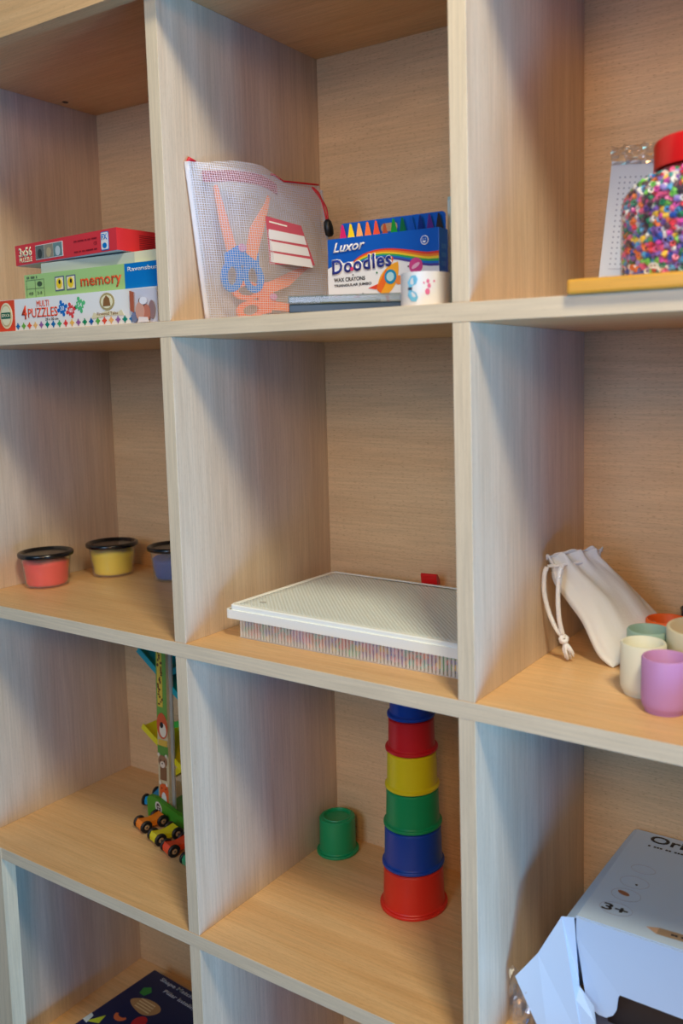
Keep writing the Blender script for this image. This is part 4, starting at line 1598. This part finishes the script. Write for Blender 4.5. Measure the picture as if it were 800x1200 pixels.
dd('fox_print', 0.56, 0.0270, 0.0052, 0.0135, (238, 234, 228), -0.0014)
dd('fox_print', 0.22, 0.0540, 0.0020, 0.0030, (236, 228, 210), -0.0013)
dd('fox_print', 0.84, 0.0530, 0.0020, 0.0030, (236, 228, 210), -0.0013)
for k in (0.36, 0.74):
    dd('fox_print', k, 0.0460, 0.0012, 0.0010, (40, 24, 20), -0.0016)
obj('clear_post', prism(new(), [(0.0012, 0.0), (0.0072, 0.0), (0.0145, TH), (0.0085, TH)], 0.004, 0.0065), clear_mat('grey_clear_acrylic', (190, 192, 186), 0.70, 0.3, 0.1), tw)


def ramp(name, x0, z0, x1, z1, col, cn, y0=0.0068, y1=0.0500, th=0.0085):
    """a channelled sloping board from (x0,z0) to (x1,z1)"""
    dx, dz = x1 - x0, z1 - z0
    L_ = math.hypot(dx, dz)
    nx, nz = -dz / L_, dx / L_
    m = pm('ramp_' + cn, col, 0.4)
    b = new()
    prism(b, [(x0, z0), (x1, z1), (x1 + nx * 0.004, z1 + nz * 0.004), (x0 + nx * 0.004, z0 + nz * 0.004)], y0, y1)
    for ya in (y0 - 0.0015, y1):
        prism(b, [(x0, z0), (x1, z1), (x1 + nx * th, z1 + nz * th), (x0 + nx * th, z0 + nz * th)], ya, ya + 0.0016)
    return obj(name, b, m, tw)


ramp('ramp', -0.060, 0.2390, 0.050, 0.1500 + 0.012, (10, 164, 178), 'teal')
ramp('ramp', -0.058, 0.1240, 0.040, 0.0640, (226, 216, 20), 'yellow')
ramp('ramp', -0.012, 0.1300, 0.046, 0.1500, (60, 180, 70), 'green', 0.008, 0.048)
ramp('ramp', -0.014, 0.0500, 0.046, 0.0930, (214, 200, 20), 'dark_yellow', 0.008, 0.048)
ramp('ramp', -0.010, 0.2050, 0.046, 0.2330, (0, 120, 130), 'dark_teal', 0.008, 0.048)
# base with raised rounded front
GB = pm('base_green', (70, 150, 38), 0.45)
pts = [(-0.036, 0.0), (0.046, 0.0), (0.046, 0.016), (0.030, 0.0170), (0.014, 0.0220), (-0.004, 0.0280), (-0.020, 0.0330), (-0.032, 0.0330), (-0.037, 0.0270)]
obj('base_front', prism(new(), pts, -0.0085, -0.0022), GB, tw)
obj('base_plate', bx(-0.034, 0.044, -0.0020, 0.058, 0, 0.006, bev=0.001), GB, tw)
flat('face_print', disc(-0.0130, 0.0190, 0.0062, 0.0092, 24, 0.35), pm('face_white', (226, 220, 206), 0.5), tw, -0.0086)
flat('face_print', disc(-0.0125, 0.0195, 0.0036, 0.0064, 24, 0.35), pm('face_dark', (66, 46, 44), 0.5), tw, -0.0089)
multi('face_print', [disc(-0.0135, 0.0210, 0.0011, n=10), disc(-0.0113, 0.0205, 0.0011, n=10), disc(-0.0123, 0.0172, 0.0014, n=10)], pm('face_white', (226, 220, 206), 0.5), tw, -0.0092)

TYRE = pm('black_tyre', (22, 20, 22), 0.5)
HUB = pm('tan_wood_hub', (176, 140, 100), 0.5)
PIN = pm('axle_pin', (90, 76, 66), 0.4)


def car(x, y, ang, col, cn, label):
    """origin on the ground under the car, heading along local +y"""
    t = thing('toy_car', label, 'toy car', (x, y, Z3 + 0.0003), ang, 'small wooden racing cars')
    b = new()
    L_, hw = 0.0190, 0.0085
    prof = []
    for k in range(13):
        a = -1 + 2 * k / 12
        prof.append((a * L_, 0.0120 + 0.0042 * abs(a) ** 1.6 - (0.006 * max(0, abs(a) - 0.85) / 0.15)))
    prof = [(-L_, 0.0045)] + prof + [(L_, 0.0045)]
    b2 = prism(new(), prof, -hw, hw, 'yz')
    obj('car_body', b2, pm('car_paint_' + cn, col, 0.35), t)
    for yy in (-0.0125, 0.0125):
        for s in (-1, 1):
            b2 = new()
            lathe(b2, [(0.0038, -0.0022), (0.0074, -0.0022), (0.0084, -0.0012), (0.0084, 0.0012), (0.0074, 0.0022), (0.0038, 0.0022)], 28)
            w_ = obj('wheel', b2, TYRE, t, True, 40)
            w_.location = (s * 0.0113, yy, 0.0084)
            w_.rotation_euler = (0, s * PI / 2, 0)
            b2 = new()
            lathe(b2, [(0, -0.0015), (0.0040, -0.0015), (0.0040, 0.0015), (0.0028, 0.0019), (0, 0.0019)], 24, close=False)
            obj('hub', b2, HUB, w_, True, 40)
            b2 = new()
            lathe(b2, [(0, 0.0018), (0.0014, 0.0018), (0.0012, 0.0026), (0, 0.0028)], 14, close=False)
            obj('axle_pin', b2, PIN, w_, True)
    return t


HA = math.radians(-16)
car(-0.2215, 0.1430, HA, (244, 132, 26), 'orange', 'orange wooden toy car, furthest left in the front row')
car(-0.1775, 0.1290, HA, (226, 214, 20), 'yellow', 'yellow wooden toy car between the orange and red cars')
car(-0.1400, 0.1180, HA, (240, 74, 32), 'red', 'orange-red wooden toy car next to the white upright')
car(-0.0930, 0.1080, HA, (60, 160, 110), 'green', 'green wooden toy car almost hidden behind the upright')
car(-0.2700, 0.1980, math.radians(10), (20, 150, 210), 'blue', 'bright blue wooden toy car behind the orange one at the tower foot')

# ---------------------------------------------------------------- navy game box, lowest left
nb = thing('navy_game_box', 'flat navy blue game box with coloured shapes on the lowest shelf', 'game box', (-0.3430, 0.0100, Z4 + 0.0003), math.radians(-3.5))
NV = pm('navy_print', (12, 26, 74), 0.35)
NW, ND, NH = 0.235, 0.2170, 0.030
obj('box_lid', bx(0, NW, 0, ND, 0.004, NH, bev=0.0006), NV, nb)
obj('box_base', bx(0.0012, NW - 0.0012, 0.0012, ND - 0.0012, 0, 0.0040), pm('white_card', (232, 232, 230), 0.5), nb)


def top(name, pts, mat, zz=0.0003):
    return obj(name, prism(new(), pts, NH + zz - 0.0002, NH + zz, 'xy'), mat, nb)


top('pentagon_print', disc(0.030, 0.177, 0.010, n=5, rot=0.3), pm('print_green', (50, 140, 60), 0.4))
blob = [(0.0550 + 0.029 * math.cos(a) * (1 + 0.1 * math.sin(2 * a)), 0.155 + 0.0135 * math.sin(a) * (1 + 0.25 * math.cos(a))) for a in [2 * PI * k / 36 for k in range(36)]]
top('tan_blob_print', blob, pm('print_tan', (186, 140, 90), 0.4))
cres = [(0.043 + 0.012 * math.cos(a), 0.122 + 0.010 * math.sin(a)) for a in [PI + PI * k / 14 for k in range(15)]] + [(0.043 + 0.008 * math.cos(a), 0.124 + 0.004 * math.sin(a)) for a in [2 * PI - PI * k / 14 for k in range(15)]]
top('crescent_print', cres, pm('print_orange', (222, 110, 60), 0.4))
top('round_print', disc(0.0760, 0.1290, 0.011, 0.012), pm('print_red', (196, 30, 40), 0.4))
top('triangle_print', [(0.008, 0.086), (0.028, 0.094), (0.023, 0.110)], pm('print_lime', (190, 206, 50), 0.4))
top('corner_print', [(0.0005, 0.086), (0.012, 0.084), (0.008, 0.099), (0.0005, 0.101)], pm('print_pale', (206, 220, 226), 0.4), 0.0005)
top('frame_print', [(0.108, 0.098), (0.122, 0.096), (0.124, 0.110), (0.110, 0.112)], pm('print_grey', (150, 160, 170), 0.4))
NWH = pm('print_silver', (186, 192, 204), 0.4)
text('title_lettering', 'Shape Matching Pair', NWH, nb, 0, 0, 0.118, 0.0088, rot=(0, 0, 0), loc=(0.027, 0.2035, NH + 0.0002), bold=0.02)
text('title_lettering', 'Pillar Intelligence', NWH, nb, 0, 0, 0.098, 0.0088, rot=(0, 0, 0), loc=(0.053, 0.1885, NH + 0.0002), bold=0.02)
ls = []
for k in range(4):
    ls.append([(0.038 + k * 0.001, 0.1620 - k * 0.0050), (0.070 + k * 0.001, 0.1620 - k * 0.0050), (0.070 + k * 0.001, 0.1638 - k * 0.0050), (0.038 + k * 0.001, 0.1638 - k * 0.0050)])
bb_ = new()
for s_ in ls:
    prism(bb_, s_, NH + 0.0004, NH + 0.0006, 'xy')
obj('small_print', bb_, pm('print_brown', (230, 200, 150), 0.4), nb)

# ---------------------------------------------------------------- opened white box, lower right
ob = thing('opened_toy_box', 'large pale blue-white cardboard box with torn open flaps on lower right shelf', 'cardboard box', (0.4420, 0.0760, Z3 + 0.0008), 0)
OW, OD, OH = 0.240, 0.184, 0.1225
BWH = pm('pale_blue_white_card', (192, 214, 240), 0.5, bump=0.05, bscale=60)
BIN = pm('card_inside', (160, 180, 214), 0.6)
b = new()
# top panel with softly rounded back and left edges
box(b, 0, OW, 0, OD, OH - 0.0012, OH)
obj('top_panel', b, BWH, ob)
obj('back_wall', bx(0, OW, OD - 0.0012, OD, 0, OH - 0.0013), BWH, ob)
obj('side_wall', bx(OW - 0.0012, OW, 0, OD - 0.0014, 0, OH - 0.0013), BWH, ob)
obj('bottom_panel', bx(0.0014, OW - 0.0014, 0.0, OD - 0.0014, 0, 0.0012), BIN, ob)
# left wall splayed outwards towards the front
b = new()
NN = 10
A, B, Cc = [], [], []
for k in range(NN + 1):
    t = k / NN
    sp = 0.0105 * (1 - t) ** 0.8 + 0.0045
    y = OD * t
    A.append(b.verts.new((0.0, y, OH)))
    B.append(b.verts.new((-sp, y, OH - 0.002 - 0.010 * (1 - t))))
    Cc.append(b.verts.new((-sp * 1.6 - 0.006 * (1 - t), y, 0.0)))
for k in range(NN):
    b.faces.new((A[k], A[k + 1], B[k + 1], B[k]))
    b.faces.new((B[k], B[k + 1], Cc[k + 1], Cc[k]))
o = obj('side_wall', b, BWH, ob)
md = o.modifiers.new('t', 'SOLIDIFY')
md.thickness = 0.0012
md.offset = -1
# front panel with a long window and a rounded tongue
fp = [(-0.0003, OH - 0.0014), (OW, OH - 0.0014), (OW, OH - 0.060), (0.100, OH - 0.0635), (0.0430, OH - 0.0630), (0.0415, OH - 0.0660), (0.0405, OH - 0.0780), (0.0375, OH - 0.0840), (0.0310, OH - 0.0885), (0.0240, OH - 0.0885), (0.0120, OH - 0.083), (0.0070, OH - 0.060), (-0.0003, OH - 0.020)]
b = prism(new(), fp, -0.0010, 0.0)
for v in b.verts:
    v.co.y -= 0.10 * max(0, OH - 0.05 - v.co.z) ** 1.0
obj('front_flap', b, BWH, ob)
# left dust flap swung outwards, with a crease
b = new()


def fl(pts):
    return [b.verts.new((a - 0.4420, y - 0.0760, z - (Z3 + 0.0008))) for a, y, z in pts]


p1 = fl([(0.4402, 0.0735, -0.2205), (0.4290, 0.0700, -0.2215), (0.4090, 0.060, -0.2600), (0.4580, 0.052, -0.3290), (0.4680, 0.058, -0.3080), (0.4640, 0.0640, -0.2960), (0.4470, 0.0700, -0.2850)])
b.faces.new(p1)
p2 = fl([(0.3890, 0.052, -0.2860), (0.4290, 0.042, -0.3420)])
b.faces.new((p1[2], p2[0], p2[1], p1[3]))
o = obj('dust_flap', b, BWH, ob)
md = o.modifiers.new('t', 'SOLIDIFY')
md.thickness = 0.0008
# dark brown block: the shade inside the opening put into its colour
obj('inside_shade_block', bx(0.020, OW - 0.010, 0.030, OD - 0.02, 0.0016, OH - 0.030, bev=0.002), pm('inside_shade_brown', (52, 40, 36), 0.4, bump=0.4, bscale=30), ob)
# writing on the top
DK = pm('box_dark_print', (40, 42, 56), 0.5)


def tt(nm, s, x, y, w_, h_, mat=DK, bold=0.0, z=0.0002, tilt=0.0):
    return text(nm, s, mat, ob, 0, 0, w_, h_, rot=(0, 0, 0), loc=(x - 0.4420, y - 0.0760, OH + z), bold=bold, tilt=tilt)


tt('title_lettering', 'Ori', 0.4600, 0.2405, 0.0370, 0.0150, PDK, 0.02)
tt('small_print', '- --- -- ----- -- ---- ---', 0.4620, 0.2305, 0.082, 0.0026, DK)
tt('age_mark', '3+', 0.4570, 0.0990, 0.0245, 0.0110, PDK, 0.02)


def ring(cx, cy, a, b_, th=0.0004, n=40):
    bm = new()
    o_, i_ = disc(cx - 0.4420, cy - 0.0760, a, b_, n), disc(cx - 0.4420, cy - 0.0760, a - th, b_ - th, n)
    V = [[bm.verts.new((x, y, z)) for x, y in rg_] for rg_, z in ((o_, OH + 0.0002), (o_, OH + 0.0004), (i_, OH + 0.0004), (i_, OH + 0.0002))]
    for q in range(4):
        for k in range(n):
            bm.faces.new((V[q][k], V[q][(k + 1) % n], V[(q + 1) % 4][(k + 1) % n], V[(q + 1) % 4][k]))
    return bm


THN = pm('thin_grey_print', (168, 176, 196), 0.5)
obj('circle_print', ring(0.4700, 0.1045, 0.0160, 0.0100), THN, ob)
obj('circle_print', ring(0.4710, 0.1310, 0.0145, 0.0105), THN, ob)
obj('circle_print', ring(0.4715, 0.1560, 0.0145, 0.0105), THN, ob)
obj('circle_print', ring(0.4720, 0.1830, 0.0125, 0.0080), THN, ob)
b = new()
prism(b, disc(0.4680 - 0.442, 0.1330 - 0.076, 0.0065, 0.0030, 16, -0.3), OH + 0.0002, OH + 0.0004, 'xy')
obj('nut_picture', b, pm('nut_brown', (150, 96, 60), 0.5), ob)
b = new()
prism(b, disc(0.4745 - 0.442, 0.1530 - 0.076, 0.0013, 0.0013, 12), OH + 0.0002, OH + 0.0004, 'xy')
obj('dot_picture', b, DK, ob)
# pencil picture lying along the front edge of the lid
pcx = lambda pts: [(a - 0.4420, y - 0.0760) for a, y in pts]
b = prism(new(), pcx([(0.5030, 0.0925), (0.5140, 0.0965), (0.5140, 0.0865)]), OH + 0.0002, OH + 0.0004, 'xy')
obj('pencil_picture', b, pm('pencil_tip', (206, 168, 140), 0.5), ob)
b = prism(new(), pcx([(0.5140, 0.0965), (0.6200, 0.1010), (0.6200, 0.0910), (0.5140, 0.0865)]), OH + 0.0002, OH + 0.0004, 'xy')
obj('pencil_picture', b, pm('pencil_wood', (168, 142, 116), 0.5), ob)
text('pencil_lettering', '-- ---- --', DK, ob, 0, 0, 0.030, 0.0026, rot=(0, 0, 0), loc=(0.5260 - 0.442, 0.0905 - 0.076, OH + 0.0005), bold=0.02, tilt=0.04)

# clear crumpled bag between the box and the upright
fb = thing('clear_plastic_bag', 'crumpled clear plastic bag squeezed between the opened box and upright', 'plastic bag', (0.3790, 0.0600, Z3 + 0.0005), math.radians(28))
FILM2 = clear_mat('clear_bag_film', (225, 230, 240), 0.12, 0.7, 0.06)
o = film('bag_film', fb, 0.050, 0.060, 9, 0.006, 12, 10, mat=FILM2)
o2 = film('bag_fold', fb, 0.042, 0.046, 17, 0.006, 10, 8, mat=FILM2)
o2.location = (0.003, -0.010, 0.0)
